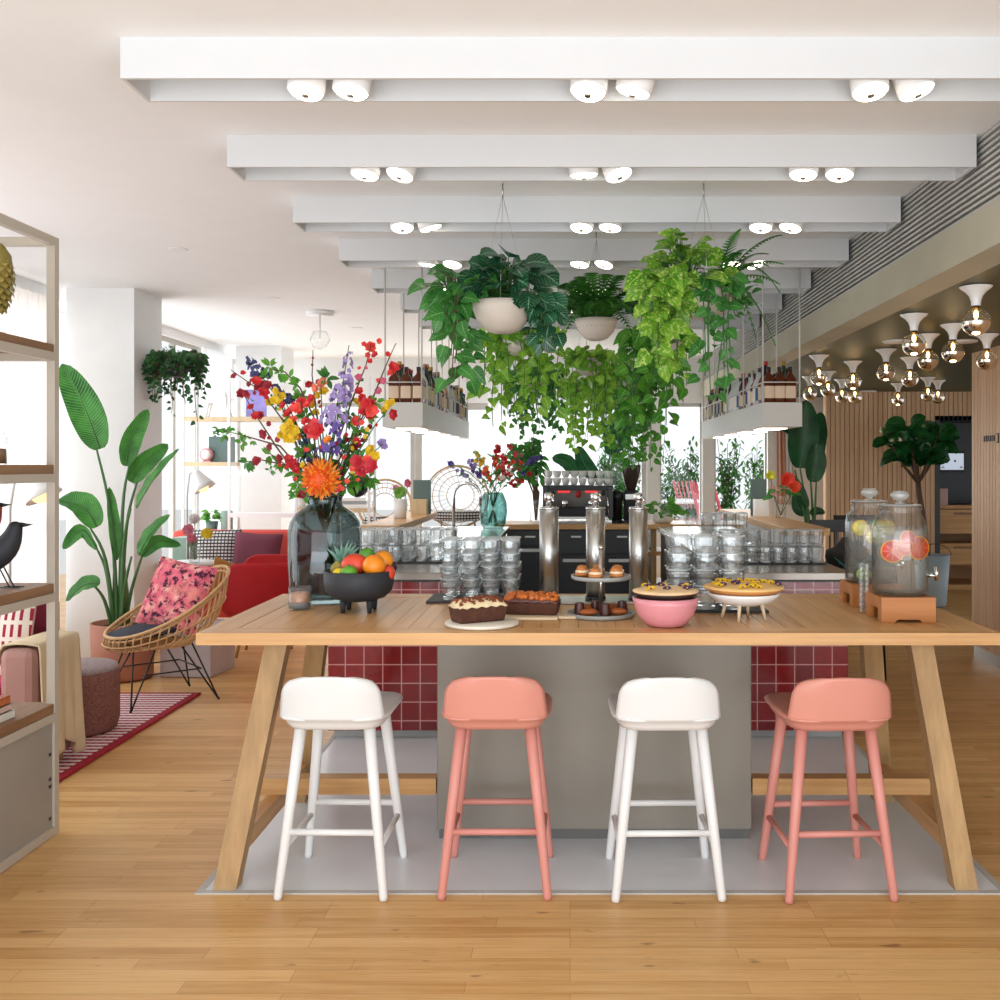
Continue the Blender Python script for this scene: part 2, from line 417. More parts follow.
def floral():
    m, n, o = newmat('pink_floral_cloth'); b = pbsdf(n, o, .85, 0, .2); v = coords(n)
    vo = n.nodes.new('ShaderNodeTexVoronoi'); vo.inputs['Scale'].default_value = 16; lk(n, v, vo.inputs['Vector'])
    f = noise(n, v, 22, 4, .7); g = noise(n, v, 9, 2)
    c = mixc(n, ramp(n, vo.outputs['Distance'], .1, .6), C('#f3b5a6'), C('#dd6a7c'))
    c = mixc(n, ramp(n, f, .50, .57), c, C('#4d2236')); c = mixc(n, ramp(n, g, .55, .7), c, C('#eb8f86'))
    lk(n, c, b.inputs['Base Color']); return m
M['floral'] = floral()
def dots(name, ca, cb, sx, sz, dx, dz, ax=(0, 2)):
    m, n, o = newmat(name); b = pbsdf(n, o, .9, 0, .2)
    t = n.nodes.new('ShaderNodeTexCoord'); s = n.nodes.new('ShaderNodeSeparateXYZ'); lk(n, t.outputs['Object'], s.inputs[0])
    a = math_(n, 'LESS_THAN', math_(n, 'FRACT', math_(n, 'MULTIPLY', s.outputs[ax[0]], sx)), dx)
    d = math_(n, 'LESS_THAN', math_(n, 'FRACT', math_(n, 'MULTIPLY', s.outputs[ax[1]], sz)), dz)
    lk(n, mixc(n, math_(n, 'MULTIPLY', a, d), C(ca), C(cb)), b.inputs['Base Color']); return m
M['dash_cloth'] = dots('red_dash_cloth', '#efe6dc', '#a03048', 30, 12, .42, .75)
M['dot_cloth'] = dots('woven_check_cloth', '#3f3d42', '#d9d6d2', 32, 32, .7, .55)
M['boucle'] = plain('pouf_boucle', '#8a5e54', .95, var=.35, scale=90, bump=.6, bscale=120)
M['boucle_top'] = plain('pouf_top', '#a99a9b', .95, var=.2, scale=90, bump=.5, bscale=120)
def sheer(name, c, tr):
    m, n, o = newmat(name); d = n.nodes.new('ShaderNodeBsdfDiffuse'); d.inputs[0].default_value = C(c)
    t = n.nodes.new('ShaderNodeBsdfTranslucent'); t.inputs[0].default_value = C(c)
    x = n.nodes.new('ShaderNodeMixShader'); x.inputs[0].default_value = .5; lk(n, d.outputs[0], x.inputs[1]); lk(n, t.outputs[0], x.inputs[2])
    q = n.nodes.new('ShaderNodeBsdfTransparent'); y = n.nodes.new('ShaderNodeMixShader'); y.inputs[0].default_value = tr
    lk(n, x.outputs[0], y.inputs[1]); lk(n, q.outputs[0], y.inputs[2]); lk(n, y.outputs[0], o.inputs[0]); return m
M['sheer'] = sheer('sheer_curtain', (.86,.87,.88), .12)
M['sheer_beige'] = sheer('beige_curtain', '#f0ebe6', .08)
M['lamp_white'] = emit('lit_lens', '#fff3df', 7.0)
M['lamp_warm'] = emit('lit_bulb', '#ffc46b', 22.0)
M['shade_glow'] = emit('lit_shade', '#ffd9a0', 1.5)

# ---------------------------------------------------------------- the room
CZ = 2.89; GZ = 2.39
struct('floor', MB().box(-7, -2, -.1, 7.5, 14.2, 0), M['floor'])
struct('trim_1', MB().box(-1.295, 3.54, -.02, 1.52, 12.0, .003), M['inlay'])
e = MB(); e.box(-1.32, 3.515, -.02, 1.545, 3.54, .005); e.box(-1.32, 3.54, -.02, -1.295, 12, .005); e.box(1.52, 3.54, -.02, 1.545, 12, .005)
struct('trim_2', e, M['grey_paint'])
struct('ceiling', MB().box(-4.3, -.6, CZ, 1.75, 13.2, CZ+.12), M['ceiling_paint'])
struct('ceiling_green', MB().box(1.88, -.6, GZ, 7.5, 13.2, GZ+.12), M['olive']).name = 'ceiling.001'
struct('trim_3', MB().box(1.70, -.6, GZ, 1.88, 13.0, 2.57), M['concrete'])
struct('trim_4', MB().box(1.86, -.6, 2.57, 1.92, 13.0, CZ+.12), M['dark'])
lv = MB()
for i in range(12):
    z = 2.588+i*.0262
    lv.box(1.72, -.6, z-.006, 1.765, 13.0, z+.006)
for y in [k*1.1-.4 for k in range(13)]: lv.box(1.765, y, 2.57, 1.78, y+.012, 2.89)
struct('trim_5', lv, M['grey_paint'])
# ceiling troughs (hollow, open below)
tx = [(-1.45, 2.2), (-1.435, 1.70), (-1.425, 1.70), (-1.41, 1.70), (-1.40, 1.70), (-1.36, 1.70), (-1.36, 1.70)]
trough_y = []
lamp_i = 0
for k, (x0, x1) in enumerate(tx):
    d0 = 3.224+k*.958; dep = .213; zb = CZ-.133; trough_y.append(d0)
    x1 = min(x1, 1.70)
    b = MB(); t = .012
    b.box(x0, d0, zb, x1, d0+t, CZ); b.box(x0, d0+dep-t, zb, x1, d0+dep, CZ)
    b.box(x0, d0+t, zb, x0+t, d0+dep-t, CZ); b.box(x1-t, d0+t, zb, x1, d0+dep-t, CZ)
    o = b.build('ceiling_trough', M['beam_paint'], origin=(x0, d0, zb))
    tag(o, 'white open-bottomed ceiling trough, %s one back from the camera' % ORD[k], 'ceiling beam', 'white ceiling troughs')
# spotlights in the troughs
def make_spot():
    t = thing('ceiling_spotlight', 'x', 'spotlight', (0, 0, 0))
    MB().lathe([(.062, .0), (.062, .10), (.02, .10)], n=24).build('housing', M['white_paint'], t)
    MB().lathe([(.0, -.012), (.03, -.012), (.052, -.006), (.058, .001), (.0, .002)], n=24).build('lens', M['lamp_white'], t)
    MB().lathe([(.0, -.018), (.012, -.018), (.012, -.010), (.0, -.010)], n=12).build('center_cap', M['steel'], t)
    MB().cyl((0, 0, .10), .012, .05, 8).build('stem', M['steel'], t)
    return t
sp0 = make_spot(); sp_tree = tree_of(sp0); first = True
cols = [(-.88, 'left', 'left'), (-.73, 'left', 'right'), (.06, 'middle', 'left'), (.21, 'middle', 'right'), (1.0, 'right', 'left'), (1.155, 'right', 'right')]
tilts = [(-.18, .1), (-.12, .12), (-.22, .12), (.1, .25), (-.2, -.05), (-.12, -.28)]
for k, y in enumerate(trough_y[:6]):
    for j, (x, side, lr) in enumerate(cols):
        lab = 'round white spotlight, %s of the %s pair in the %s trough' % (lr, side, ORD[k])
        loc = (x, y+.105, CZ-.137)
        s = sp0 if first else dup(sp0, loc, 0, tree=sp_tree)
        s.location = loc; s['label'] = lab; s['group'] = 'spotlights in the ceiling troughs'; first = False
        s.rotation_euler = (tilts[(j+k) % 6][0], tilts[(j+k*2) % 6][1], 0)
for px, py, w_ in ((178, 249, 'nearest the camera'), (273, 298, 'halfway to the back'), (357, 328, 'farthest back')):
    d = 1.38/(465-py)*1000; x = X(px, d)
    t = thing('recessed_downlight', 'small round recessed downlight in the left ceiling, '+w_, 'downlight', (x, d, CZ), 0, 'recessed ceiling downlights')
    MB().lathe([(.0, -.002), (.05, -.002), (.05, .0), (0, .0)], n=20).build('lens', M['lamp_white'], t)
    MB().lathe([(.05, -.004), (.06, -.004), (.06, .0), (.05, .0)], n=20).build('ring', M['white_paint'], t)

# columns
def column(x0, y0, lab, wd=.53):
    c = MB().box(x0, y0, 0, x0+wd, y0+wd, CZ).build('column', M['white_paint'], origin=(x0, y0, 0)); c.name = 'wall_column'; c['kind'] = 'structure'
column(-3.93, 7.80, ''); column(-3.88, 11.6, '')
# left glazed wall
wl = MB().box(-4.3, 3, 0, -4.2, 13.2, .08); wl.box(-4.3, 3, 2.80, -4.02, 13.2, CZ); struct('wall_left', wl, M['white_paint'])
k = 0
def window(name, x0, y0, x1, y1, z0, z1, nm, mm=None, fw=.05):
    """glazed unit between two plan points, with nm mullion bays"""
    fr = MB(); a = Vector((x0, y0, 0)); b = Vector((x1, y1, 0)); dv = b-a; L = dv.length; dv.normalize(); nv = Vector((-dv.y, dv.x, 0))
    for i in range(nm+1):
        c = a+dv*(L*i/nm); fr.beam(c+Vector((0, 0, z0)), c+Vector((0, 0, z1)), fw, .06)
    for z in (z0+fw/2, z1-fw/2): fr.beam(a+Vector((0, 0, z)), b+Vector((0, 0, z)), .06, fw)
    f = fr.build(name, mm or M['grey_paint']); f['kind'] = 'structure'
    pn = MB(); q = nv*.004
    pn.add([a-q+Vector((0, 0, z0)), b-q+Vector((0, 0, z0)), b-q+Vector((0, 0, z1)), a-q+Vector((0, 0, z1))], [(0, 1, 2, 3)])
    g = pn.build('pane', M['window_glass'], f); return f
window('window_1', -4.1, 3.2, -4.1, 7.8, .08, 2.8, 4)
window('window_2', -4.1, 8.35, -4.1, 11.6, .08, 2.8, 5)
window('window_3', -4.1, 12.1, -4.1, 13.0, .08, 2.8, 1)
# back wall with openings
bw = MB()
bw.box(-4.3, 13.0, 2.32, 3.4, 13.2, CZ)
for x0, x1 in ((-4.3, -4.05), (1.0, 1.17), (1.72, 1.88), (2.57, 3.4)): bw.box(x0, 13.0, 0, x1, 13.2, 2.32)
struct('wall_back', bw, M['white_paint'])
window('window_4', -4.0, 13.1, -2.06, 13.1, 0.02, 2.32, 2); window('window_5', -1.98, 13.1, .98, 13.1, 0.02, 2.32, 3, fw=.09)
window('window_6', 1.17, 13.1, 1.72, 13.1, .02, 2.32, 1); window('window_7', 1.88, 13.1, 2.57, 13.1, .02, 2.32, 1)
# curtains
def curtain(name, a, b, z0, z1, m, lab, folds, amp=.045):
    a = Vector(a); b = Vector(b); dv = b-a; nv = Vector((-dv.y, dv.x)).normalized()
    def fn(u, v):
        q = a+dv*u+nv*amp*math.sin(u*folds*2*PI)*(1-.25*v)+nv*.01*math.sin(u*37)
        return (q.x, q.y, z0+(z1-z0)*v)
    o = MB().grid(fn, folds*8, 4, uv=False).build(name, m, origin=(a.x, a.y, z0)); return tag(o, lab, 'curtain')
curtain('sheer_curtain', (-3.98, 6.9), (-3.98, 7.74), .01, 2.79, M['sheer_beige'], 'beige sheer curtain gathered beside the big white column', 12, .03)
curtain('sheer_curtain', (-3.98, 5.6), (-3.98, 6.8), .01, 2.79, M['sheer'], 'white sheer curtain behind the open shelving on the left', 11)
curtain('sheer_curtain', (-1.05, 12.8), (.28, 12.8), .01, 2.7, M['sheer'], 'white pleated curtain behind the second bouquet at the back', 12)
curtain('sheer_curtain', (-3.98, 10.85), (-3.98, 11.5), .01, 2.79, M['sheer'], 'pale grey curtain behind the white display rack', 8, .03)

# slatted wood walls
def slat_wall(name, x0, x1, y, z0, z1, skip=None):
    b = MB(); b.box(x0, y+.03, z0, x1, y+.12, z1)
    n = int((x1-x0)/.055); p = (x1-x0)/n
    for i in range(n): b.box(x0+i*p+.004, y, z0, x0+(i+1)*p-.004, y+.03, z1)
    return struct(name, b, M['slat_wood'])
NX0, NX1, NZ = 4.38, 5.35, 2.05
slat_wall('wall_far', 3.07, NX0, 12.0, 0, GZ)
slat_wall('wall_far_top', NX0, 5.7, 12.0, NZ, GZ).name = 'wall_far.001'
rw = MB(); rw.box(3.19, 3.0, 0, 3.9, 7.9, .10); struct('baseboard_right', rw, M['steel'])
b = MB(); b.box(3.20, 3.0, .10, 3.9, 7.88, GZ)
n = 88
for i in range(n):
    y0 = 3.0+i*4.88/n; b.box(3.165, y0+.004, .10, 3.20, y0+4.88/n-.004, GZ)
struct('wall_right', b, M['slat_wood'])
# small door sign on the slatted wall: word and bracket
sg = MB()
def stroke(y0, z0, y1, z1): sg.box(3.158, min(y0, y1), min(z0, z1), 3.165, max(y0, y1), max(z0, z1))
y = 7.52; z = 1.71
for k in range(3):
    yy = y+.12-k*.07
    stroke(yy, z-.022, yy-.014, z+.022); stroke(yy-.036, z-.022, yy-.05, z+.022)
    if k == 0: stroke(yy, z+.012, yy-.05, z+.022)
    if k == 1: stroke(yy, z-.022, yy-.05, z-.012)
    if k == 2: stroke(yy, z-.005, yy-.05, z+.005)
stroke(y-.13, z-.035, y-.142, z+.035); stroke(y-.11, z+.028, y-.14, z+.037); stroke(y-.11, z-.037, y-.14, z-.028)
tag(sg.build('wall_sign', M['black_metal'], origin=(3.165, y, z-.05)), 'small black lettering with a bracket on the slatted wall at far right', 'sign')
# niche behind the far wall
b = MB(); b.box(NX0, 12.0, 0, NX0+.06, 13.0, NZ); b.box(NX1+.6, 12, 0, NX1+.7, 13, NZ); b.box(NX0, 12.9, 0, NX1+.7, 13, NZ); b.box(NX0, 12, NZ, NX1+.7, 13, NZ+.05)
struct('wall_niche', b, M['dark'])
t = thing('drawer_cabinet', 'wooden drawer unit with open slots inside the dark wall niche', 'cabinet', (NX0+.07, 12.12, 0))
b = MB(); b.box(0, 0, .30, 1.0, .7, .34); b.box(0, 0, .98, 1.0, .7, 1.02); b.box(0, .66, 0, 1.0, .7, 1.0); b.box(0,0,0,.02,.7,1.0); b.box(.98,0,0,1.0,.7,1.0); b.box(0,0,.0,1.0,.7,.06)
b.build('body', M['oak_x'], t)
for z0, z1 in ((.68, .97), (.34, .56)):
    d = MB().box(.022, -.015, z0, .978, .3, z1).build('drawer', M['oak_x'], t)
    MB().box(.2, -.03, z1-.06, .45, -.016, z1-.035).build('pull', M['shelf_wood'], d)
t = thing('tablet_screen', 'small wall tablet showing a pale face with two dots', 'tablet', (4.63, 12.55, 1.42))
MB().box(0, 0, 0, .33, .02, .26).build('bezel', M['black_metal'], t, bev=.008)
MB().box(.02, -.003, .03, .31, -.001, .235).build('screen', emit('tablet_glow', '#c9d2e2', .75), t)
b = MB()
for x in (.11, .20): b.lathe([(0, 0), (.014, 0), (.014, .002), (0, .002)], (x, -.006, .14), n=12, rot=Matrix.Rotation(PI/2, 3, 'X'))
for x in (.05, .28): b.box(x-.02, -.005, .05, x+.02, -.004, .06); b.box(x-.012, -.005, .07, x+.012, -.004, .078)
b.build('face_dots', M['wine_fabric'], t)
MB().box(.15, .02, .1, .18, .34, .14).build('bracket', M['black_metal'], t)
tag(MB().box(-.07, -.05, 0, .07, .05, .2).build('card_box', plain('pale_pink_box', '#d9b2a6', .6), loc=(4.56, 12.3, 1.02)), 'small pale pink box on the niche drawer unit', 'box')

# ---------------------------------------------------------------- bar
CT = .92
def bar_arm(x0, x1, lab, ledge, cat='bar counter'):
    t = thing('bar_counter', lab, cat, (0, 5.5, 0)); Y0, Y1 = 0, 4.1
    MB().box(x0+.02, .05, .0, x1-.02, Y1, .05).build('plinth', M['grey_paint'], t)
    MB().box(x0+.012, .012, .05, x1-.012, Y1-.01, .87).build('body', M['dark'], t)
    b = MB(); b.box(x0, 0, .05, x1, .01, .87)
    if x0 < 0: b.box(x0, .01, .05, x0+.01, Y1, .87)
    else: b.box(x1-.01, .01, .05, x1, Y1, .87)
    b.build('tiled_front', M['tile'], t)
    MB().box(x0-.01, -.02, .87, x1+.01, Y1, .88).build('worktop_edge', M['black_metal'], t)
    MB().box(x0-.02, -.03, .88, x1+.02, Y1, CT).build('worktop', M['worktop'], t, bev=.003)
    lx0, lx1, ly0, ly1 = ledge
    MB().box(lx0, ly0-5.5, 1.075, lx1, ly1-5.5, 1.12).build('raised_ledge', M['oak'], t, bev=.003)
    ix = lx0+.015 if x0 < 0 else lx1-.055
    MB().box(ix, ly0-5.4, CT, ix+.04, ly1-5.5, 1.075).build('ledge_support', M['white_paint'], t)
    return t
M['worktop'] = plain('steel_worktop', '#8f857b', .22, .5, var=.05)
bar_arm(-1.33, -.60, 'left red-tiled arm of the bar under the tumblers and tap', (-1.36, -1.10, 6.45, 8.3))
bar_arm(.86, 1.53, 'right red-tiled arm of the bar under the tumblers and papers', (1.33, 1.60, 6.15, 8.9))
def bar_mat(x0, x1, y0, y1, lab):
    tag(MB().box(x0, y0, CT, x1, y1, CT+.006).build('bar_mat', M['matt_black'], origin=(x0, y0, CT)), lab, 'mat')
bar_mat(-1.31, -.64, 5.98, 6.42, 'black rubber mat under tumblers on left bar arm')
bar_mat(.88, 1.52, 5.92, 6.30, 'black rubber mat under tumblers on right bar arm')

# glasses
def tumbler(r0, r1, h, n=10):
    b = MB(); b.olathe([(r0, .012), (r0+(r1-r0)*.55, h*.5), (r1-.001, h*.62), (r1, h-.006)], n=n, smooth=False)
    b.olathe([(r0-.004, .014), (r0+(r1-r0)*.5-.004, h*.5), (r1-.004, h*.62), (r1-.003, h-.006)], n=n, smooth=False)
    b.olathe([(r1, h-.006), (r1+.0005, h), (r1-.003, h), (r1-.003, h-.006)], n=n*2, mi=1); b.olathe([(0, .001), (r0, .001), (r0, .012), (0, .013)], n=n, mi=1, smooth=False)
    return b
def proto(mb, name, mat):
    o = mb.build(name, mat); return o
def glass_block(mb, mat, name, xs, ys, zs, where, cat, group, cols='column', jit=.002):
    first = mb.build(name, mat); used = False
    levels = ['bottom', 'second', 'third', 'top'] if len(zs) == 4 else (['lower', 'upper'] if len(zs) == 2 else ['only'])
    rows = ['front', 'middle', 'back'] if len(ys) == 3 else (['front', 'back'] if len(ys) == 2 else ['single'])
    for i, x in enumerate(xs):
        for j, y in enumerate(ys):
            for k, z in enumerate(zs):
                o = first if not used else first.copy()
                if used: COL.objects.link(o)
                used = True
                o.location = (x+R.uniform(-jit, jit), y+R.uniform(-jit, jit), z); o.rotation_euler = (0, 0, R.uniform(0, 1))
                lev = '' if len(zs) == 1 else ' %s level,' % levels[k]
                tag(o, '%s,%s %s row, %s from the left' % (where, lev, rows[j], ORD[i]), cat, group)
def inv(mb):   # turn upside down glasses
    return mb
TT = .915
tag(MB().box(-.62, 4.30, TT, -.19, 4.59, TT+.008).build('bar_mat', M['matt_black'], origin=(-.6, 4.3, TT)), 'black rubber mat under left tumbler stack on oak table', 'mat')
tag(MB().box(.36, 4.02, TT, .80, 4.25, TT+.008).build('bar_mat', M['matt_black'], origin=(.36, 4.02, TT)), 'black rubber mat under right tumbler stack on oak table', 'mat')
glass_block(tumbler(.028, .041, .093, 9), [M['glass'], M['glass_rim']], 'stacked_tumbler', [-.525+i*.088 for i in range(4)], [4.36+i*.088 for i in range(3)], [TT+.009+i*.056 for i in range(4)], 'clear tumbler in the left table stack', 'glass', 'tumblers stacked at the left of the oak table')
glass_block(tumbler(.040, .050, .10, 11), [M['glass'], M['glass_rim']], 'stacked_tumbler', [.445+i*.108 for i in range(3)], [4.075+i*.106 for i in range(2)], [TT+.009+i*.066 for i in range(4)], 'clear tumbler in the right table stack', 'glass', 'tumblers stacked at the right of the oak table')
glass_block(tumbler(.034, .038, .094, 9), [M['glass'], M['glass_rim']], 'bar_tumbler', [-1.235+i*.0835 for i in range(7)], [6.06+i*.085 for i in range(3)], [CT+.007, CT+.108], 'clear tumbler on left bar arm', 'glass', 'tumblers on the left bar arm')
glass_block(tumbler(.034, .038, .094, 9), [M['glass'], M['glass_rim']], 'bar_tumbler', [.935+i*.078 for i in range(8)], [5.98+i*.085 for i in range(2)], [CT+.007, CT+.108], 'clear tumbler on right bar arm', 'glass', 'tumblers on the right bar arm')
glass_block(tumbler(.032, .036, .13, 9), [M['glass'], M['glass_rim']], 'highball_glass', [.93+i*.078 for i in range(4)], [6.75+i*.085 for i in range(2)], [CT+.001, CT+.137], 'tall clear glass behind right bar tumblers', 'glass', 'tall glasses on the right bar arm')
wg = MB().olathe([(0, 0), (.035, .001), (.035, .004), (.004, .012), (.0035, .085), (.02, .105), (.036, .14), (.034, .20)], n=14)
glass_block(wg, M['glass'], 'wine_glass', [.95+i*.085 for i in range(4)], [7.9, 8.0], [CT+.001], 'stemmed wine glass on the right bar arm', 'glass', 'wine glasses on the right bar arm')

# hanging bottle racks
def rack(x0, x1, y0, y1, side):
    t = thing('hanging_shelf', 'pale hanging bottle shelf with lit underside over the %s bar arm' % side, 'hanging shelf', (0, 0, 1.775))
    z0, z1 = 0, .17
    MB().box(x0, y0, z0, x1, y1, z1).build('shelf_box', M['frame_paint'], t, bev=.003)
    for k in range(4):
        yy = y0+.25+k*(y1-y0-.3)/4
        MB().box(x0+.05, yy, -.004, x1-.05, yy+.32, .0).build('light_strip', M['lamp_white'], t)
    for k in range(5):
        for x in (x0+.012, x1-.012):
            yy = y0+.03+k*(y1-y0-.06)/4
            MB().tube([(x, yy, z1), (x, yy, CZ-1.776)], .006, 8).build('rod', M['frame_paint'], t)
    for x in (x0+.012, x1-.012):
        MB().tube([(x, y0+.01, z1+.14), (x, y1-.01, z1+.14)], .005, 6).build('rail', M['frame_paint'], t)
    MB().tube([(x0+.012, y0+.01, z1+.14), (x1-.012, y0+.01, z1+.14)], .005, 6).build('rail', M['frame_paint'], t)
M['frame_paint'] = plain('pale_shelf_paint', '#c9c6c0', .5, var=.01)
rack(-1.30, -1.02, 6.93, 10.1, 'left'); rack(1.33, 1.61, 6.93, 10.1, 'right')
bm = {}
def bottle_mat(nm, c):
    if nm not in bm: bm[nm] = plain('bottle_'+nm, c, .12, 0, var=.1, scale=12)
    return bm[nm]
kinds = [('amber', '#7a3a12', 'black', '#d9cdb4', .034, .27, .6), ('green', '#17402a', 'gold', '#cfc39f', .033, .31, .62), ('clear', '#c3cacc', 'silver', '#e7e2da', .036, .28, .58),
         ('dark', '#1b1412', 'red', '#c8bda8', .034, .30, .62), ('red', '#7d2217', 'black', '#e3c9a4', .036, .25, .6), ('square brown', '#54240f', 'black', '#d9bfa6', .037, .25, .66),
         ('pale gold', '#c09a52', 'silver', '#4a4640', .033, .29, .6), ('blue-labelled', '#b9c2c4', 'black', '#35538a', .034, .27, .6)]
capm = {'black': M['black_metal'], 'gold': plain('gold_cap', '#b78d3c', .3, .6), 'silver': M['steel'], 'red': plain('red_cap', '#a01f22', .4)}
bprot = []
for nm, c, cp, lb, r, h, sh in kinds:
    sq = nm.startswith('square'); pw = 6 if sq else 2; n = 20 if sq else 12
    root = thing('bottle', 'x', 'bottle'); root.name = 'spirit_bottle'
    body = MB().lathe([(r*.9, 0), (r, .006), (r, h*sh), (r*.75, h*(sh+.07)), (.013, h*(sh+.16)), (.012, h*.93), (0, h*.93)], n=n, pw=pw)
    body.build('bottle_body', bottle_mat(nm, c), root)
    MB().lathe([(.015, h*.9), (.015, h), (0, h)], n=10).build('cap', capm[cp], root)
    MB().olathe([(r+.0012, h*.12), (r+.0012, h*.46)], n=n, pw=pw).build('paper_label', plain('label_'+nm.split()[0], lb, .7), root)
    bprot.append([nm, root, tree_of(root), False, r])
def put_bottle(ki, x, y, z, lab, grp):
    p = bprot[ki]
    if not p[3]: p[3] = True; o = p[1]
    else: o = dup(p[1], (0, 0, 0), 0, tree=p[2])
    o.location = (x, y, z); o.rotation_euler = (0, 0, R.uniform(-.3, .3) if ki != 5 else 0); o['label'] = lab; o['group'] = grp
for side, xi, xo in (('left', -1.06, -1.23), ('right', 1.39, 1.54)):
    seq = R
    n = 30
    for i in range(n):
        y = 7.0+i*.103
        k = 5 if i == 0 else R.choice([0, 1, 2, 3, 4, 6, 7, 2])
        put_bottle(k, xi+.0*i, y, 1.946, '%s bottle in inner row of %s hanging shelf, %s from the front' % (kinds[k][0], side, ORD[i]), 'bottles on the %s hanging shelf' % side)
    for i in range(10):
        k = 5 if i < 2 else R.choice([1, 2, 3, 4, 6, 7])
        put_bottle(k, xo, 7.0+i*.105, 1.946, '%s bottle in outer row of %s hanging shelf, %s from the front' % (kinds[k][0], side, ORD[i]), 'bottles on the %s hanging shelf' % side)
    if side == 'left': put_bottle(5, -1.145, 7.0, 1.946, 'square brown bottle between the two front corners of the left shelf', 'bottles on the left hanging shelf')
    else: put_bottle(5, 1.465, 7.0, 1.946, 'square brown bottle between the two front corners of the right shelf', 'bottles on the right hanging shelf')
for p in bprot:
    if not p[3]:
        for ch, g in p[2]: bpy.data.objects.remove(ch)
        bpy.data.objects.remove(p[1])

# back counter with coffee machine
t = thing('back_counter', 'long black back counter with wooden top under the coffee machine', 'counter', (-.62, 9.8, 0))
MB().box(0, 0, 0, 1.36, .62, .05).build('plinth', M['black_metal'], t)
MB().box(0, .02, .05, 1.36, .62, .88).build('body', M['dark'], t)
for i in range(3):
    x0 = .02+i*.45
    d = MB().box(x0, 0, .07, x0+.43, .018, .62 if i else .70).build('door', M['dark'], t, bev=.004)
    d2 = MB().box(x0, 0, .72 if i == 0 else .64, x0+.43, .018, .87).build('drawer', M['dark'], t, bev=.004)
    MB().box(x0+.08, -.02, .66 if i == 0 else .56, x0+.35, -.001, .69 if i == 0 else .59).build('handle', M['steel'], d)
    MB().box(x0+.16, -.02, .80, x0+.26, -.001, .815).build('handle', M['steel'], d2)
MB().box(-.12, -.03, .88, 2.35, .66, .93).build('worktop', M['oak_x'], t, bev=.004)
for x in (1.42, 2.28): MB().box(x, .04, 0, x+.05, .6, .88).build('leg_panel', M['oak_z'], t)
MB().box(1.36, .03, .62, 2.3, .6, .66).build('lower_shelf', M['oak_x'], t); MB().box(1.36, .03, .3, 2.3, .6, .34).build('lower_shelf', M['oak_x'], t)
BT = .93
t = thing('espresso_machine', 'steel espresso machine with two groups on the back counter', 'coffee machine', (-.27, 9.9, BT))
b = MB(); b.box(0, .02, .05, .70, .5, .16); b.build('base', M['matt_black'], t, bev=.01)
b = MB(); b.hexa([(0,.1,.16),(.70,.1,.16),(.70,.5,.16),(0,.5,.16)], [(0,.0,.36),(.70,.0,.36),(.70,.5,.36),(0,.5,.36)]); b.build('body', plain('machine_steel', '#a7a7a5', .3, .3), t, bev=.01)
MB().box(0, -.01, .33, .70, .5, .375).build('top_tray', M['black_metal'], t, bev=.005)
MB().box(.06, -.06, .045, .64, .12, .07).build('drip_tray', M['steel'], t)
for x in (.03, .67): MB().box(x-.03, -.02, .05, x+.03, .1, .37).build('side_panel', M['dark'], t, bev=.008)
for x in (.22, .48):
    g = MB().cyl((x, .0, .17), .035, .06, 16).build('group_head', M['chrome'], t)
    MB().beam((x, -.03, .175), (x-.02, -.17, .16), .025, .022).build('portafilter', M['black_metal'], g)
MB().lathe([(0, 0), (.035, 0), (.035, .01), (0, .01)], (.35, -.005, .29), 20, rot=Matrix.Rotation(PI/2, 3, 'X')).build('gauge', plain('gauge_red', '#b5262b', .4), t)
for x in (.10, .60): MB().lathe([(0, 0), (.022, 0), (.018, .03), (0, .03)], (x, -.0, .30), 14, rot=Matrix.Rotation(PI/2, 3, 'X')).build('steam_knob', M['black_metal'], t)
b = MB(); b.box(.15, -.004, .305, .27, .0, .325); b.box(.42, -.004, .305, .54, 0, .325); b.build('display', emit('red_display', '#ff4a4a', .9), t)
for x in (.06, .64): MB().tube([(x, -.03, .28), (x, -.09, .25), (x+.01, -.10, .1)], .006, 8).build('steam_wand', M['chrome'], t)
cup = MB().olathe([(0, .001), (.024, .001), (.038, .035), (.041, .07), (.038, .07), (.035, .036), (0, .012)], n=14)
glass_block(cup, M['white_ceramic'], 'coffee_cup', [-.215+i*.0855 for i in range(8)], [9.98, 10.08], [BT+.378, BT+.452], 'white cup on the espresso machine', 'cup', 'cups on top of the espresso machine')
t = thing('coffee_grinder', 'black coffee grinder with dark bean hopper right of espresso machine', 'coffee grinder', (.61, 10.0, BT))
MB().box(-.09, -.1, 0, .09, .14, .03).build('base', M['black_metal'], t, bev=.006)
MB().lathe([(.075, .03), (.075, .30), (.06, .33), (0, .33)], n=20, pw=4).build('body', M['matt_black'], t)
MB().box(-.06, -.085, .24, .06, -.07, .29).build('dial_panel', M['steel'], t)
MB().box(-.03, -.12, .12, .03, -.07, .15).build('spout', M['steel'], t)
MB().lathe([(.045, .33), (.055, .36), (.095, .50), (.10, .56), (.10, .58), (0, .58)], n=20).build('hopper', plain('bean_hopper', '#3b2c25', .2), t)
t = thing('coffee_grinder', 'smaller black grinder between espresso machine and tall grinder', 'coffee grinder', (.47, 9.98, BT))
MB().cyl((0, 0, 0), .055, .03, 16).build('base', M['black_metal'], t); MB().lathe([(.05, .03), (.05, .22), (.065, .24), (.06, .30), (.03, .33), (0, .33)], n=16).build('body', M['black_metal'], t)
t = thing('potted_plant', 'small leafy plant in white bowl right of the coffee grinder', 'plant', (.93, 10.0, BT))
MB().lathe([(.07, 0), (.10, .02), (.11, .09), (.095, .09), (.09, .03), (0, .03)], n=18).build('pot', M['white_ceramic'], t)
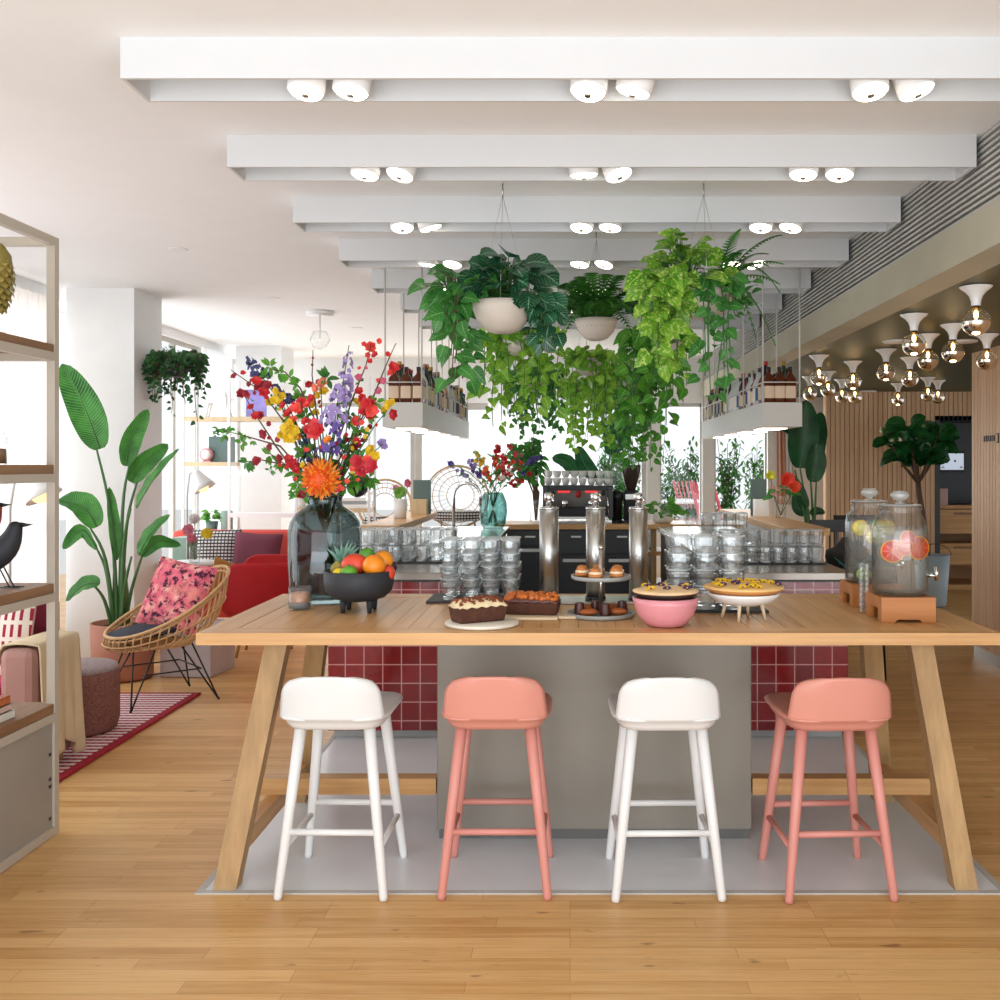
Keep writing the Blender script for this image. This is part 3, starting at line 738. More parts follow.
# ---------------------------------------------------------------- leaves
def add_leaf(mb, base, tip, width, up=None, shape='oval', sag=.15, mi=0, rows=5, fold=.15):
    """one leaf from base to tip; up = rough face normal"""
    base = Vector(base); tip = Vector(tip); ax = tip-base; L = ax.length
    if L < 1e-5: return
    t = ax/L; up = Vector(up) if up is not None else Vector((0, 0, 1))
    side = t.cross(up)
    if side.length < 1e-4: side = t.orthogonal()
    side.normalize(); nrm = side.cross(t).normalized()
    vs = []; us = []
    for i in range(rows+1):
        v = i/rows
        if shape == 'heart': wv = (math.sin(PI*min(1, (v*.92+.10)**.62)))*1.02
        elif shape == 'round': wv = math.sqrt(max(0, 1-(2*v-1)**2))
        elif shape == 'lance': wv = math.sin(PI*v**.8)**.9
        elif shape == 'banana': wv = min(1, math.sin(PI*min(1, v*.97+.03))**.55)
        else: wv = math.sin(PI*v**.85)**.8
        wv = max(wv, .02)*width/2
        c = base+ax*v+nrm*(sag*L*4*v*(1-v)*.5)-Vector((0, 0, 1))*sag*L*v*v*.4
        for k, sgn in enumerate((-1, 0, 1)):
            vs.append(c+side*(sgn*wv)+nrm*(abs(sgn)*wv*fold)); us.append((k/2, v))
    fs = []
    for i in range(rows):
        for k in range(2):
            a = i*3+k; fs.append((a, a+1, a+4, a+3))
    mb.add(vs, fs, mi, True, us)
def rvec(s=1): return Vector((R.uniform(-s, s), R.uniform(-s, s), R.uniform(-s, s)))
def mound(leaf, stem, c, r, h, n, ls, lw=.75, shape='oval', el=(.1, 1.4), drop=0):
    """leaves on petioles rising from centre c and spreading"""
    c = Vector(c)
    for i in range(n):
        a = R.uniform(0, 2*PI); e = R.uniform(*el); q = R.uniform(.55, 1)
        d = Vector((math.cos(a)*math.cos(e)*r*q, math.sin(a)*math.cos(e)*r*q, math.sin(e)*h*q-drop*R.random()))
        s = c+Vector((math.cos(a), math.sin(a), 0))*r*.15
        tip = c+d; dirn = (Vector((math.cos(a), math.sin(a), R.uniform(-.5, .35)))+rvec(.25)).normalized()
        L = ls*R.uniform(.75, 1.2)
        if stem is not None: stem.tube([s, s.lerp(tip, .6)+Vector((0, 0, h*.12)), tip], .0025, 4)
        add_leaf(leaf, tip, tip+dirn*L, L*lw, Vector((0, -.85, .75))+rvec(.5), shape, .2)
def vine(leaf, stem, start, out, drop, step, ls, lw=.8, shape='heart', wig=.5, r=.003):
    """a trailing vine: arcs outwards by out, then hangs drop metres, wandering"""
    p = Vector(start); pts = [p.copy()]; out = Vector(out); n = max(3, int((drop+out.length)/(step*1.35)))
    lat = Vector((R.uniform(-1, 1), R.uniform(-1, 1), 0))*wig; ph = R.uniform(0, 6)
    for i in range(n):
        f = i/n
        d = (out*max(0, 1-f*1.8)*1.5+Vector((0, 0, -1))*drop*min(1.3, .1+f*1.7)+lat*drop*.55*math.sin(f*6+ph)) / n
        if f < .15: d += Vector((0, 0, .03))
        p = p+d; pts.append(p.copy())
        L = ls*R.uniform(.55, 1.3)*(1.1-.35*f); a = R.uniform(0, 2*PI)
        q = Vector((math.cos(a), math.sin(a), -.1))
        b = p+q*L*.45
        add_leaf(leaf, b, b+(q*.8+Vector((0, 0, -.55))+rvec(.45)).normalized()*L, L*lw, Vector((0, -1, .5))+rvec(.55), shape, .15)
    stem.tube(pts, r, 4)
def frond(leaf, base, tip, sagz, wid, n=16):
    """fern frond: paired leaflets along an arching rib"""
    base = Vector(base); tip = Vector(tip); ax = tip-base
    up = Vector((0, 0, 1)); side0 = ax.cross(up); side0 = side0.normalized() if side0.length > .01 else Vector((1, 0, 0))
    if abs(side0.x) < .35 and abs(ax.normalized().x) < .6: side0 = (side0+Vector((.6, 0, 0))).normalized()
    pr = base; pts = []
    for i in range(n+1):
        v = i/n; p = base+ax*v+Vector((0, 0, sagz*4*v*(1-v))); pts.append(p)
    for i in range(1, n+1):
        v = i/n; p = pts[i]; t = (pts[i]-pts[i-1]).normalized(); w_ = 1.25*wid*math.sin(PI*min(1, v*.85+.12))**.8*(1.02-v*.55)
        for s in (-1, 1):
            d = (side0*s+t*.45-Vector((0, 0, .15))).normalized(); nr = side0.cross(t); wl = ax.length/n*1.0
            q = t*wl*.5
            leaf.add([p-q*.9, p+q*.9, p+d*w_+q*.25, p+d*w_-q*.15], [(0, 1, 2, 3)], 0, False, [(.3, 0), (.7, 0), (.6, 1), (.4, 1)])
    leaf.tube(pts, .003, 4)
def big_leaf(name, parent, stem_pts, rib_pts, width, m, tilt=0.0, off=(0, 0, 0), stem_r=.012, shape='banana', split=None):
    """paddle leaf: petiole through stem_pts, blade along rib_pts (all world points)"""
    off = Vector(off)
    st = MB(); sp_ = [Vector(p)-off for p in stem_pts]; rb = [Vector(p)-off for p in rib_pts]
    def cr(ps, u):   # catmull
        n = len(ps)-1; x = min(u*n, n-1e-6); i = int(x); f = x-i
        p0 = ps[max(i-1, 0)]; p1 = ps[i]; p2 = ps[min(i+1, n)]; p3 = ps[min(i+2, n)]
        return .5*((2*p1)+(-p0+p2)*f+(2*p0-5*p1+4*p2-p3)*f*f+(-p0+3*p1-3*p2+p3)*f**3)
    k = 10; path = [cr(sp_, i/k) for i in range(k+1)]
    mb = MB(); mb.tube(path, [stem_r*(1.5-.9*i/k) for i in range(k+1)], 7, 1)
    rows = 14; rp = [cr(rb, i/rows) for i in range(rows+1)]
    mb.tube([p+Vector((0, -.003, 0)) for p in rp], [stem_r*.6*(1-.8*i/rows) for i in range(rows+1)], 5, 1)
    vs = []; us = []
    for i in range(rows+1):
        v = i/rows; a = rp[max(0, i-1)]; b = rp[min(rows, i+1)]; t = (b-a).normalized()
        view = Vector((-.15, -1, .25)); side = t.cross(view).normalized(); nr = side.cross(t).normalized()
        side = (Matrix.Rotation(tilt, 3, t) @ side); nr = Matrix.Rotation(tilt, 3, t) @ nr
        wv = width/2*max(.03, math.sin(PI*min(1, v*.96+.04))**.6)*(1.0-.12*v)
        for j in range(-3, 4):
            q = j/3; rip = .03*width*math.sin(v*23+j)*abs(q)
            vs.append(rp[i]+side*(q*wv)+nr*(abs(q)**1.6*wv*.28+rip)); us.append(((q+1)/2, v))
    fs = [(i*7+j, i*7+j+1, i*7+j+8, i*7+j+7) for i in range(rows) for j in range(6)]
    mb.add(vs, fs, 0, True, us)
    return mb.build(name, [m, M['stem']], parent)

# ---------------------------------------------------------------- the oak table
TX0, TX1, TY0, TY1 = -1.325, 1.525, 3.54, 4.62
t = thing('trestle_table', 'long oak trestle table with the food and drinks on it', 'table', (.09, 4.08, 0)); to = Vector((.09, 4.08, 0))
b = MB(); z0, z1 = .872, TT; fwid = .115
def lb(x0, y0, x1, y1, mi, zz=z1): b.box(x0-to.x, y0-to.y, z0+.004, x1-to.x, y1-to.y, zz, mi)
def trap(p, mi): b.hexa([(q[0]-to.x, q[1]-to.y, z0) for q in p], [(q[0]-to.x, q[1]-to.y, z1) for q in p], mi)
g = .0015
trap([(TX0, TY0), (TX1, TY0), (TX1-fwid, TY0+fwid-g), (TX0+fwid, TY0+fwid-g)], 0)
trap([(TX0+fwid, TY1-fwid+g), (TX1-fwid, TY1-fwid+g), (TX1, TY1), (TX0, TY1)], 0)
trap([(TX0, TY0+g), (TX0+fwid-g, TY0+fwid), (TX0+fwid-g, TY1-fwid), (TX0, TY1-g)], 1)
trap([(TX1-fwid+g, TY0+fwid), (TX1, TY0+g), (TX1, TY1-g), (TX1-fwid+g, TY1-fwid)], 1)
n = 38; pw_ = (TX1-TX0-2*fwid)/n
for i in range(n): lb(TX0+fwid+i*pw_+.0009, TY0+fwid+.001, TX0+fwid+(i+1)*pw_-.0009, TY1-fwid-.001, 1, z1-.001)
b.box(TX0+fwid-to.x, TY0+fwid-to.y, z0, TX1-fwid-to.x, TY1-fwid-to.y, z0+.02, 2)
b.build('tabletop', [M['oak_x'], M['oak'], M['shelf_wood']], t)
for sx, xb, xt in ((-1, -1.225, -1.085), (1, 1.405, 1.30)):
    for yb, yt, nm in ((3.575, 3.74, 0), (4.50, 4.36, 0)):
        q4 = lambda cx, cy, cz: [(cx-.041-to.x, cy-.034-to.y, cz), (cx+.041-to.x, cy-.034-to.y, cz), (cx+.041-to.x, cy+.034-to.y, cz), (cx-.041-to.x, cy+.034-to.y, cz)]
        MB().hexa(q4(xb, yb, .0035), q4(xt, yt, .8715)).build('leg', M['oak_z'], t)
    xm = xb+(xt-xb)*.23
    MB().beam((xm-to.x, 3.64-to.y, .15), (xm-to.x, 4.46-to.y, .15), .05, .065).build('side_rail', M['oak'], t)
    MB().beam((xb+(xt-xb)*.9-to.x, 3.72-to.y, .84), (xb+(xt-xb)*.9-to.x, 4.42-to.y, .84), .06, .06).build('top_rail', M['oak'], t)
MB().beam((-1.26-to.x, 4.06-to.y, .215), (-.54-to.x, 4.06-to.y, .215), .07, .065).build('stretcher', M['oak_x'], t)
MB().beam((.735-to.x, 4.06-to.y, .215), (1.45-to.x, 4.06-to.y, .215), .07, .065).build('stretcher', M['oak_x'], t)
M['block'] = plain('brushed_zinc', '#8b8479', .42, .25, var=.10, scale=2.5)
t = thing('table_pedestal', 'broad grey metal-clad block under the middle of the table', 'pedestal', (.0975, 4.3, 0))
MB().box(-.632, -.28, .045, .632, .26, .870).build('body', M['block'], t, bev=.003); MB().box(-.625, -.265, .003, .625, .25, .045).build('plinth', plain('dark_zinc', '#6c6a66', .4, .4), t)

# ---------------------------------------------------------------- bar stools
def make_stool(lab, pl, wd):
    t = thing('bar_stool', lab, 'stool')
    legs = []
    for sx in (-1, 1):
        for sy in (-1, 1):
            ft = Vector((sx*.185, sy*.19, 0.003)); tp = Vector((sx*.120, sy*.125, .60))
            b = MB(); b.tube([ft, ft.lerp(tp, .02), ft.lerp(tp, .5), tp], [.0135, .015, .0185, .021], 14)
            b.build('leg', wd, t); legs.append((ft, tp))
    def at(sx, sy, z):
        ft = Vector((sx*.185, sy*.19, 0)); tp = Vector((sx*.120, sy*.125, .60)); return ft.lerp(tp, z/.6)
    MB().tube([at(-1, -1, .228), at(1, -1, .228)], .0115, 10).build('foot_rail', wd, t)
    MB().tube([at(-1, 1, .222), at(1, 1, .222)], .0115, 10).build('foot_rail', wd, t)
    for s in (-1, 1): MB().tube([at(s, -1, .175), at(s, 1, .175)], .0105, 10).build('side_rail', wd, t)
    # seat shell: rim plate with a shallow bowl beneath
    b = MB(); b.lathe([(.01, .583), (.140, .584), (.165, .590), (.177, .606), (.181, .622), (.193, .626), (.196, .631), (.193, .636), (.180, .637), (.150, .628), (.01, .620)], n=64, pw=4.6, sx=1, sy=1.10)
    b.build('seat', pl, t)
    # curved low back
    def fn(u, v):
        s = (u-.5)*2; hh = .155; zz = v*hh; R0 = .062
        wl = .181-.016*v
        if zz > hh-R0: q = (zz-(hh-R0))/R0; wl -= R0*.78*(1-math.sqrt(max(0, 1-q*q)))
        x = wl*s
        y = -.212-.026*v+.050*(abs(s)**3)
        return (x, y, .630+zz*(1-.13*abs(s)**3))
    bk = MB().grid(fn, 28, 18, uv=False); bk.build('backrest', pl, t, solid=.013)
    return t
st_w = make_stool('white bar stool at the left end of the table', M['white_plastic'], M['white_wood'])
st_p = make_stool('pink bar stool in front of the grey block', M['pink_plastic'], M['pink_wood'])
G = 'bar stools along the front of the table'
st_w.location = (-.826, 3.655, 0); st_w.rotation_euler = (0, 0, -.02); st_w['group'] = G
st_p.location = (-.262, 3.66, 0); st_p.rotation_euler = (0, 0, .0); st_p['group'] = G
dup(st_w, (.338, 3.645, 0), .02, 'white bar stool in front of the grey block')
dup(st_p, (.928, 3.64, 0), .05, 'pink bar stool at the right end of the table')

# ---------------------------------------------------------------- big smoky vase + bouquet
VC = Vector((X(325, 4.38), 4.38, TT))
t = thing('glass_vase', 'large smoky glass vase standing behind the black fruit bowl', 'vase', VC)
MB().olathe([(0, .001), (.125, .001), (.145, .012), (.152, .06), (.158, .16), (.158, .30), (.150, .345), (.125, .385), (.085, .412), (.074, .425), (.074, .450), (.082, .462),
             (.078, .462), (.069, .448), (.069, .425), (.08, .405), (.120, .375), (.144, .340), (.151, .29), (.145, .06), (.135, .022), (0, .020)], n=40).build('vase_body', M['smoke'], t)
MB().lathe([(0, .024), (.138, .024), (.143, .06), (.146, .12), (0, .12)], n=32).build('water', M['water'], t)
NECK = VC+Vector((0, 0, .44))
petal = {}
def pm(c):
    if c not in petal: petal[c] = plain('petal_'+c.strip('#'), c, .6, var=.15, scale=40)
    return petal[c]
def blossom(mb, c, r, n=6, mi=0, layers=2, face=None):
    c = Vector(c); fc = (face or Vector((R.uniform(-.6, .6), -1, R.uniform(-.2, .7)))).normalized()
    u = fc.orthogonal().normalized(); v = fc.cross(u)
    for l in range(layers):
        for i in range(n):
            a = 2*PI*(i+.5*l)/n+R.uniform(-.2, .2); d = (u*math.cos(a)+v*math.sin(a)+fc*(.25+.5*l)).normalized()
            L = r*(1-.25*l)*R.uniform(.85, 1.1)
            add_leaf(mb, c, c+d*L, L*.95, fc, 'round', .1, mi, rows=3, fold=.25)
def spire(mb, a, b, r, n, mi=0):
    a = Vector(a); b = Vector(b)
    for i in range(n):
        f = R.random(); an = R.uniform(0, 2*PI); rr = r*(1-.7*f)
        p = a.lerp(b, f)+Vector((math.cos(an)*rr, math.sin(an)*rr, 0)); blossom(mb, p, .016*(1.1-.5*f), 5, mi, 1, Vector((math.cos(an), math.sin(an)-.4, .3)))
BD = 4.38
def bq(px, py, dy=0): return P(px, py, BD+dy)
RED, DRED, CORAL, YEL, LIL, PUR, BLUE, PNK = '#c01f26', '#8e1426', '#e0463c', '#d9b41e', '#9a86bd', '#5f4a96', '#33386b', '#c85a78'
def flower(kind, lab, path, bl, cols, leaves=(), dy=0):
    """one cut stem: path px from tip downwards; bl = [(px,py,r_px,col_index)]"""
    r_ = thing('flower_stem', lab, 'flower', NECK-Vector((0, 0, .3)), 0, 'flower stems in the big smoky vase'); r_.name = kind
    off = NECK-Vector((0, 0, .3)); a = R.uniform(0, 6.28); nk = Vector((math.cos(a), math.sin(a), 0))
    m_ = len(path)
    pts = [bq(x, y, dy*(1-i/(m_+1)))-off for i, (x, y) in enumerate(path)]
    pts += [NECK+nk*.05+Vector((0, 0, .01))-off, NECK+nk*.02-Vector((0, 0, .28))-nk*.06-off]
    MB().tube(pts[::-1], [.004]*(len(pts)-2)+[.0028, .002], 5).build('stem', M['twig'] if 'branch' in kind else M['stem'], r_)
    if bl:
        b = MB()
        for q in bl:
            x, y, r, ci = q[:4]; c = bq(x, y, dy+R.uniform(-.03, .03))-off
            blossom(b, c, r*1.12*BD/1000, 6, ci, 2)
        if len(bl) > 3 and kind in ('blossom_branch', 'red_flower', 'yellow_flower'):
            for k in range(7):
                i = R.randrange(len(path)-1); f = R.random(); qx = path[i][0]+(path[i+1][0]-path[i][0])*f; qy = path[i][1]+(path[i+1][1]-path[i][1])*f
                e = bq(qx+R.uniform(-7, 7), qy+R.uniform(-6, 6), dy)-off; blossom(b, e, R.uniform(.008, .017), 5, R.randrange(len(cols)), 1)
        b.build('blossoms', [pm(c) for c in cols], r_)
    if leaves:
        b = MB()
        for (x, y, n, s) in leaves:
            c = bq(x, y, dy)-off
            for i in range(n): 
                d = rvec(1).normalized(); add_leaf(b, c+d*.004, c+d*s, s*.4, Vector((0, -1, .4)), 'lance', .1, rows=3)
        b.build('leaves', M['leaf_mid'] if 'green' not in kind else M['leaf_pothos2'], r_)
    return r_
flower('blossom_branch', 'red blossom branch reaching highest left out of the big vase', [(231,370),(262,392),(290,430),(308,470)], [(261,386,7,0),(256,381,5,1),(264,392,6,1),(249,384,3,0),(243,373,3,1),(268,385,5,0)], [DRED, RED], [(275,405,4,.03)], -.05)
flower('blossom_branch', 'thin red blossom branch left of the others, bare tip', [(242,392),(257,417),(275,445),(300,480)], [(241,394,5,0),(246,393,4,0),(251,407,4,1),(256,416,5,1),(260,415,4,0),(264,434,5,0),(270,447,4,0),(280,461,3,0),(269,424,3,0)], [DRED, RED], [(250,400,3,.02)], -.08)
flower('green_branch', 'green budded branch pointing far left from the vase', [(222,430),(245,436),(280,446),(310,480)], [], [YEL], [(226,434,8,.045),(242,443,8,.05),(252,440,4,.03),(236,431,4,.03)], .04)
flower('blossom_branch', 'lowest left branch with a yellow-green bud cluster', [(245,462),(262,460),(290,466),(312,488)], [(257,461,5,0),(280,458,4,0)], [DRED], [(248,462,10,.05),(270,470,6,.03)], -.02)
flower('blossom_branch', 'tall red blossom branch at upper right of the bouquet', [(371,345),(366,365),(352,400),(335,450)], [(371,347,6,0),(375,355,4,1),(370,361,3,1),(379,341,3,0),(359,377,4,2),(366,368,2,2),(355,420,4,0)], [CORAL, RED, PNK], [(360,382,5,.025)], 0)
flower('blossom_branch', 'curving red branch tip right of the tall blossom branch', [(396,343),(386,365),(374,395),(345,450)], [(388,354,3,0),(393,367,6,0),(392,372,5,1),(384,381,4,2),(379,391,4,2)], [RED, CORAL, PNK], [], .05)
flower('blossom_branch', 'bare thin twig standing upright in the middle of bouquet', [(313,350),(312,375),(316,410),(324,460)], [(312,365,1.5,0),(313,385,3,0),(308,384,4,1),(313,358,1.5,0)], [DRED, RED], [], .02)
def spire_stem(lab, path, seg, r, n, col, dy):
    o = flower('delphinium_stem', lab, path, [], [col], [], dy); off = NECK-Vector((0, 0, .3))
    b = MB(); spire(b, bq(seg[1][0], seg[1][1], dy)-off, bq(seg[0][0], seg[0][1], dy)-off, r*BD/1000, n)
    b.build('blossoms', [pm(col)], o)
spire_stem('tall lilac delphinium spire right of the bouquet centre', [(349,345),(342,390),(332,450)], [(349,352),(342,400)], 9, 60, LIL, -.06)
spire_stem('broad lilac delphinium spire in the heart of the bouquet', [(340,385),(335,420),(328,470)], [(340,385),(333,425)], 13, 80, LIL, -.10)
spire_stem('dark purple delphinium spire just above the orange bloom', [(336,420),(330,450),(326,480)], [(338,422),(326,455)], 11, 60, PUR, -.14)
spire_stem('dark blue delphinium at the upper left edge of bouquet', [(247,356),(275,395),(310,460)], [(249,358),(262,378)], 9, 36, BLUE, 0)
spire_stem('dark blue delphinium leaning left behind yellow blossoms', [(276,385),(295,420),(318,470)], [(274,385),(288,402)], 9, 40, BLUE, .05)
spire_stem('dark purple delphinium low on the left of bouquet', [(300,430),(310,455),(322,485)], [(298,428),(310,462)], 10, 45, BLUE, .02)
flower('green_branch', 'arching green leafy branch over the left of bouquet', [(268,368),(285,372),(300,388),(315,420)], [], [YEL], [(270,366,8,.05),(280,373,6,.05),(290,378,6,.05),(298,384,5,.045),(265,376,6,.04)], -.04)
flower('yellow_flower', 'yellow flower cluster at left of the bouquet centre', [(289,430),(300,455),(318,485)], [(286,428,6,0),(293,430,6,0),(288,437,6,0),(295,437,5,0),(282,434,5,0),(290,423,5,0)], [YEL], [], -.12)
flower('yellow_flower', 'yellow flower cluster near the dark blue delphinium', [(277,393),(295,430),(318,480)], [(275,400,5,0),(281,396,5,0),(270,402,5,0),(280,403,4,0),(276,391,4,0)], [YEL], [(272,398,4,.03)], -.02)
flower('yellow_flower', 'yellow flower cluster at lower right of the bouquet', [(372,452),(355,470),(335,490)], [(371,450,6,0),(375,456,6,0),(369,458,5,0),(374,462,5,0)], [YEL], [(360,458,8,.05)], -.08)
flower('yellow_flower', 'yellow and red flower reaching right beside hanging shelf', [(391,406),(375,425),(350,465)], [(388,405,5,0),(392,402,4,0),(384,410,4,0),(394,414,6,1)], [YEL, RED], [(385,412,4,.03)], -.03)
flower('yellow_flower', 'small yellow blooms among red ones at upper right', [(362,404),(350,440),(335,480)], [(362,405,5,0),(357,402,4,0),(367,412,4,0),(313,405,5,0),(316,412,4,0)], [YEL], [(350,415,6,.04)], .0)
flower('red_flower', 'cluster of small red blooms left of the tall lilac spire', [(300,402),(308,440),(322,480)], [(289,413,6,0),(296,408,6,1),(302,402,6,0),(308,404,5,1),(293,420,5,1),(283,405,4,0),(311,398,4,0),(300,412,4,1)], [RED, CORAL], [], -.08)
flower('red_flower', 'round coral bloom in the middle of the bouquet', [(317,430),(320,455),(325,485)], [(317,429,11,0),(317,430,8,1),(308,430,5,1),(305,421,4,1)], ['#e2474a', RED], [], -.13)
flower('red_flower', 'red tulip bud low at the left of the orange bloom', [(291,462),(305,478),(320,492)], [(290,460,5,0),(293,464,6,0),(288,458,4,0),(296,470,4,0),(279,457,3,1)], [RED, DRED], [], -.12)
flower('red_flower', 'cluster of red blooms right of the tall lilac spire', [(366,400),(352,440),(335,485)], [(359,391,5,0),(362,398,5,0),(366,403,6,0),(371,410,7,1),(369,416,5,0),(362,411,4,0),(356,420,4,1),(372,403,4,0)], [RED, CORAL], [], -.05)
flower('red_flower', 'spidery red and white lily at the lower right', [(364,464),(350,478),(333,495)], [(357,462,8,0),(364,468,9,0),(372,466,8,0),(360,470,6,0),(367,460,5,1)], ['#b92230', CORAL], [], -.12)
flower('red_flower', 'small dark red blooms low on the right of bouquet', [(362,434),(348,460),(332,488)], [(358,433,4,0),(353,447,4,0),(360,446,3,0),(348,440,3,0),(370,427,3,0)], [DRED], [(350,452,8,.06)], .02)
flower('pink_flower', 'tiny lilac-pink bloom on thin stem at far right', [(383,444),(365,460),(340,485)], [(382,443,5,0),(384,446,4,0)], [LIL], [], .02)
flower('orange_lily', 'orange and yellow lily buds above the bouquet middle', [(321,385),(322,420),(325,470)], [(316,388,5,0),(323,383,6,0),(324,391,5,1),(318,395,4,1),(312,400,4,0)], ['#e07a5a', YEL], [(327,378,10,.06)], -.02)
flower('green_branch', 'green leafy sprig filling the right of the bouquet', [(350,400),(345,440),(332,485)], [], [YEL], [(350,400,8,.05),(347,420,10,.05),(345,445,12,.06),(342,465,12,.07)], .06)
flower('green_branch', 'green leafy sprig at bottom left beside the orange bloom', [(298,484),(308,490),(320,498)], [], [YEL], [(298,484,12,.05),(306,476,10,.06),(303,495,6,.05)], -.05)
flower('red_flower', 'small dark red bloom under the left green sprig', [(301,495),(312,498),(322,502)], [(301,495,5,0),(299,492,4,0)], [DRED], [], -.08)
flower('orange_lily', 'small orange bloom perched above the big orange chrysanthemum', [(328,440),(326,460),(325,490)], [(328,440,5,0)], ['#e8862a'], [], -.2)
for lab, path, lv in (('wispy green filler stem left of the lilac spire', [(300,395),(312,430),(322,480)], [(300,398,9,.05),(306,415,10,.05),(311,432,10,.05)]),
    ('leafy green filler stem low on the left', [(268,452),(290,468),(315,490)], [(270,455,8,.05),(282,463,10,.05),(296,472,10,.06)]),
    ('leafy green filler stem in the upper right', [(376,398),(360,425),(338,480)], [(376,402,9,.045),(368,415,9,.05),(360,432,10,.05)]),
    ('long green filler stem right above the vase rim', [(372,478),(352,482),(334,497)], [(370,478,9,.06),(358,480,10,.06),(346,486,10,.07)]),
    ('olive green filler stem behind the yellow cluster', [(292,415),(303,440),(320,484)], [(292,418,9,.05),(298,432,9,.05),(306,452,12,.06)])):
    flower('green_branch', lab, path, [], [YEL], lv, R.uniform(-.02, .12))
# big chrysanthemum
o = flower('chrysanthemum', 'huge orange chrysanthemum at the vase mouth', [(320,481),(322,492)], [], [YEL], [], -.13); off = NECK-Vector((0, 0, .3))
c = bq(320, 480, -.14)-off; b = MB()
for l in range(9):
    n = 30-l*2; e = -.35+l*.21
    for i in range(n):
        a = 2*PI*i/n+R.uniform(-.1, .1); L = .098*(1-.06*l)*R.uniform(.85, 1.08)
        d = Vector((math.cos(a)*math.cos(e), -math.sin(e), math.sin(a)*math.cos(e)))
        add_leaf(b, c+d*.02, c+d*L, .017, Vector((0, -1, 0))+d*.3, 'lance', -.25 if l < 5 else .1, 0 if R.random() < .6 else 1, rows=3, fold=.4)
b.ell(c, .05, 12, 8, 1); b.build('petals', [pm('#e98a1e'), pm('#d9541a')], o)

# ---------------------------------------------------------------- on the table
# candle
c = P(300, 0, 4.13); t = thing('candle_jar', 'small glass candle jar at the left of the table', 'candle', (c.x, 4.13, TT))
MB().olathe([(0, .001), (.042, .001), (.046, .006), (.046, .092), (.042, .092), (.042, .008), (0, .008)], n=24).build('glass', M['glass'], t)
MB().lathe([(0, .009), (.041, .009), (.041, .03), (0, .03)], n=24).build('grey_wax', plain('grey_wax', '#8b979c', .5), t)
MB().lathe([(0, .03), (.041, .03), (.041, .066), (.03, .070), (0, .066)], n=24).build('peach_wax', M['wax'], t)
MB().tube([(0, 0, .066), (.001, 0, .076)], .001, 5).build('wick', M['black_metal'], t)
# fruit bowl
FC = Vector((X(359, 4.07), 4.07, TT))
t = thing('fruit_bowl', 'black footed bowl filled with fruit', 'bowl', FC)
MB().lathe([(0, .045), (.06, .045), (.105, .058), (.132, .085), (.140, .12), (.141, .165), (.136, .168), (.134, .12), (.125, .09), (.095, .065), (0, .058)], n=40).build('bowl', M['matt_black'], t)
for k in range(4):
    a = PI/4+k*PI/2; MB().lathe([(.009, 0), (.014, .05)], (.075*math.cos(a), .075*math.sin(a), 0), 10).build('foot', M['matt_black'], t)
def fruit(name, lab, px, py, r, c, dy=0, cat='fruit', z=None, sq=(1, 1, 1), c2=None, leafy=False):
    p = P(px, py, 4.07+dy)
    m = plain('skin_'+name+c.strip('#'), c, .4, var=.12, scale=14, bump=.05)
    if c2: m = plain('skin2_'+name, c, .35, var=.0); 
    b = MB().ell((0, 0, 0), (r*sq[0], r*sq[1], r*sq[2]), 20, 14, bump=.05, seed=px)
    o = thing(name, lab, cat, p); b.build('skin', m, o)
    MB().cyl((0, 0, r*sq[2]-.003), .004, .006, 8).build('stem_button', M['twig'], o); return o
fruit('orange', 'bright orange fruit at the front of the bowl', 374, 566, .046, '#ee8a1c', -.05)
fruit('orange', 'orange half hidden behind the front orange', 383, 561, .042, '#f0961e', .03)
fruit('mango', 'red and orange mango in the middle of the bowl', 355, 565, .050, '#d8482c', -.01, sq=(1.12, .9, .92))
fruit('lime', 'green lime at the left front of the bowl', 349, 573, .032, '#5b9a2b', -.085, sq=(1.1, 1, .95))
fruit('lime', 'green lime on top of the fruit', 367, 555, .032, '#4c8a2c', .02, sq=(1.1, 1, .9))
fruit('lemon', 'yellow lemon tucked low at the left of bowl', 339, 575, .028, '#e4cb25', -.07)
fruit('red_apple', 'small red fruit at the right rim of bowl', 388, 573, .030, '#d0442c', -.02)
fruit('plum', 'dark plum behind the oranges at the right', 391, 567, .026, '#3d1c2c', .04)
p = P(340, 571, 4.10); t = thing('pineapple', 'small pineapple lying at the left of the fruit bowl', 'fruit', p)
MB().ell((0, 0, 0), (.04, .04, .045), 18, 12, bump=.2).build('skin', plain('pineapple_skin', '#97873a', .7, var=.3, scale=60, bump=.6, bscale=60), t)
b = MB()
for i in range(30):
    a = R.uniform(0, 6.28); e = R.uniform(.5, 1.5); d = Vector((math.cos(a)*math.cos(e)+.25, math.sin(a)*math.cos(e), math.sin(e))).normalized()
    add_leaf(b, Vector((.012, 0, .03)), Vector((.012, 0, .03))+d*R.uniform(.06, .11), .013, Vector((0, -1, .3)), 'lance', .2)
b.build('crown', M['leaf_grey'], t)
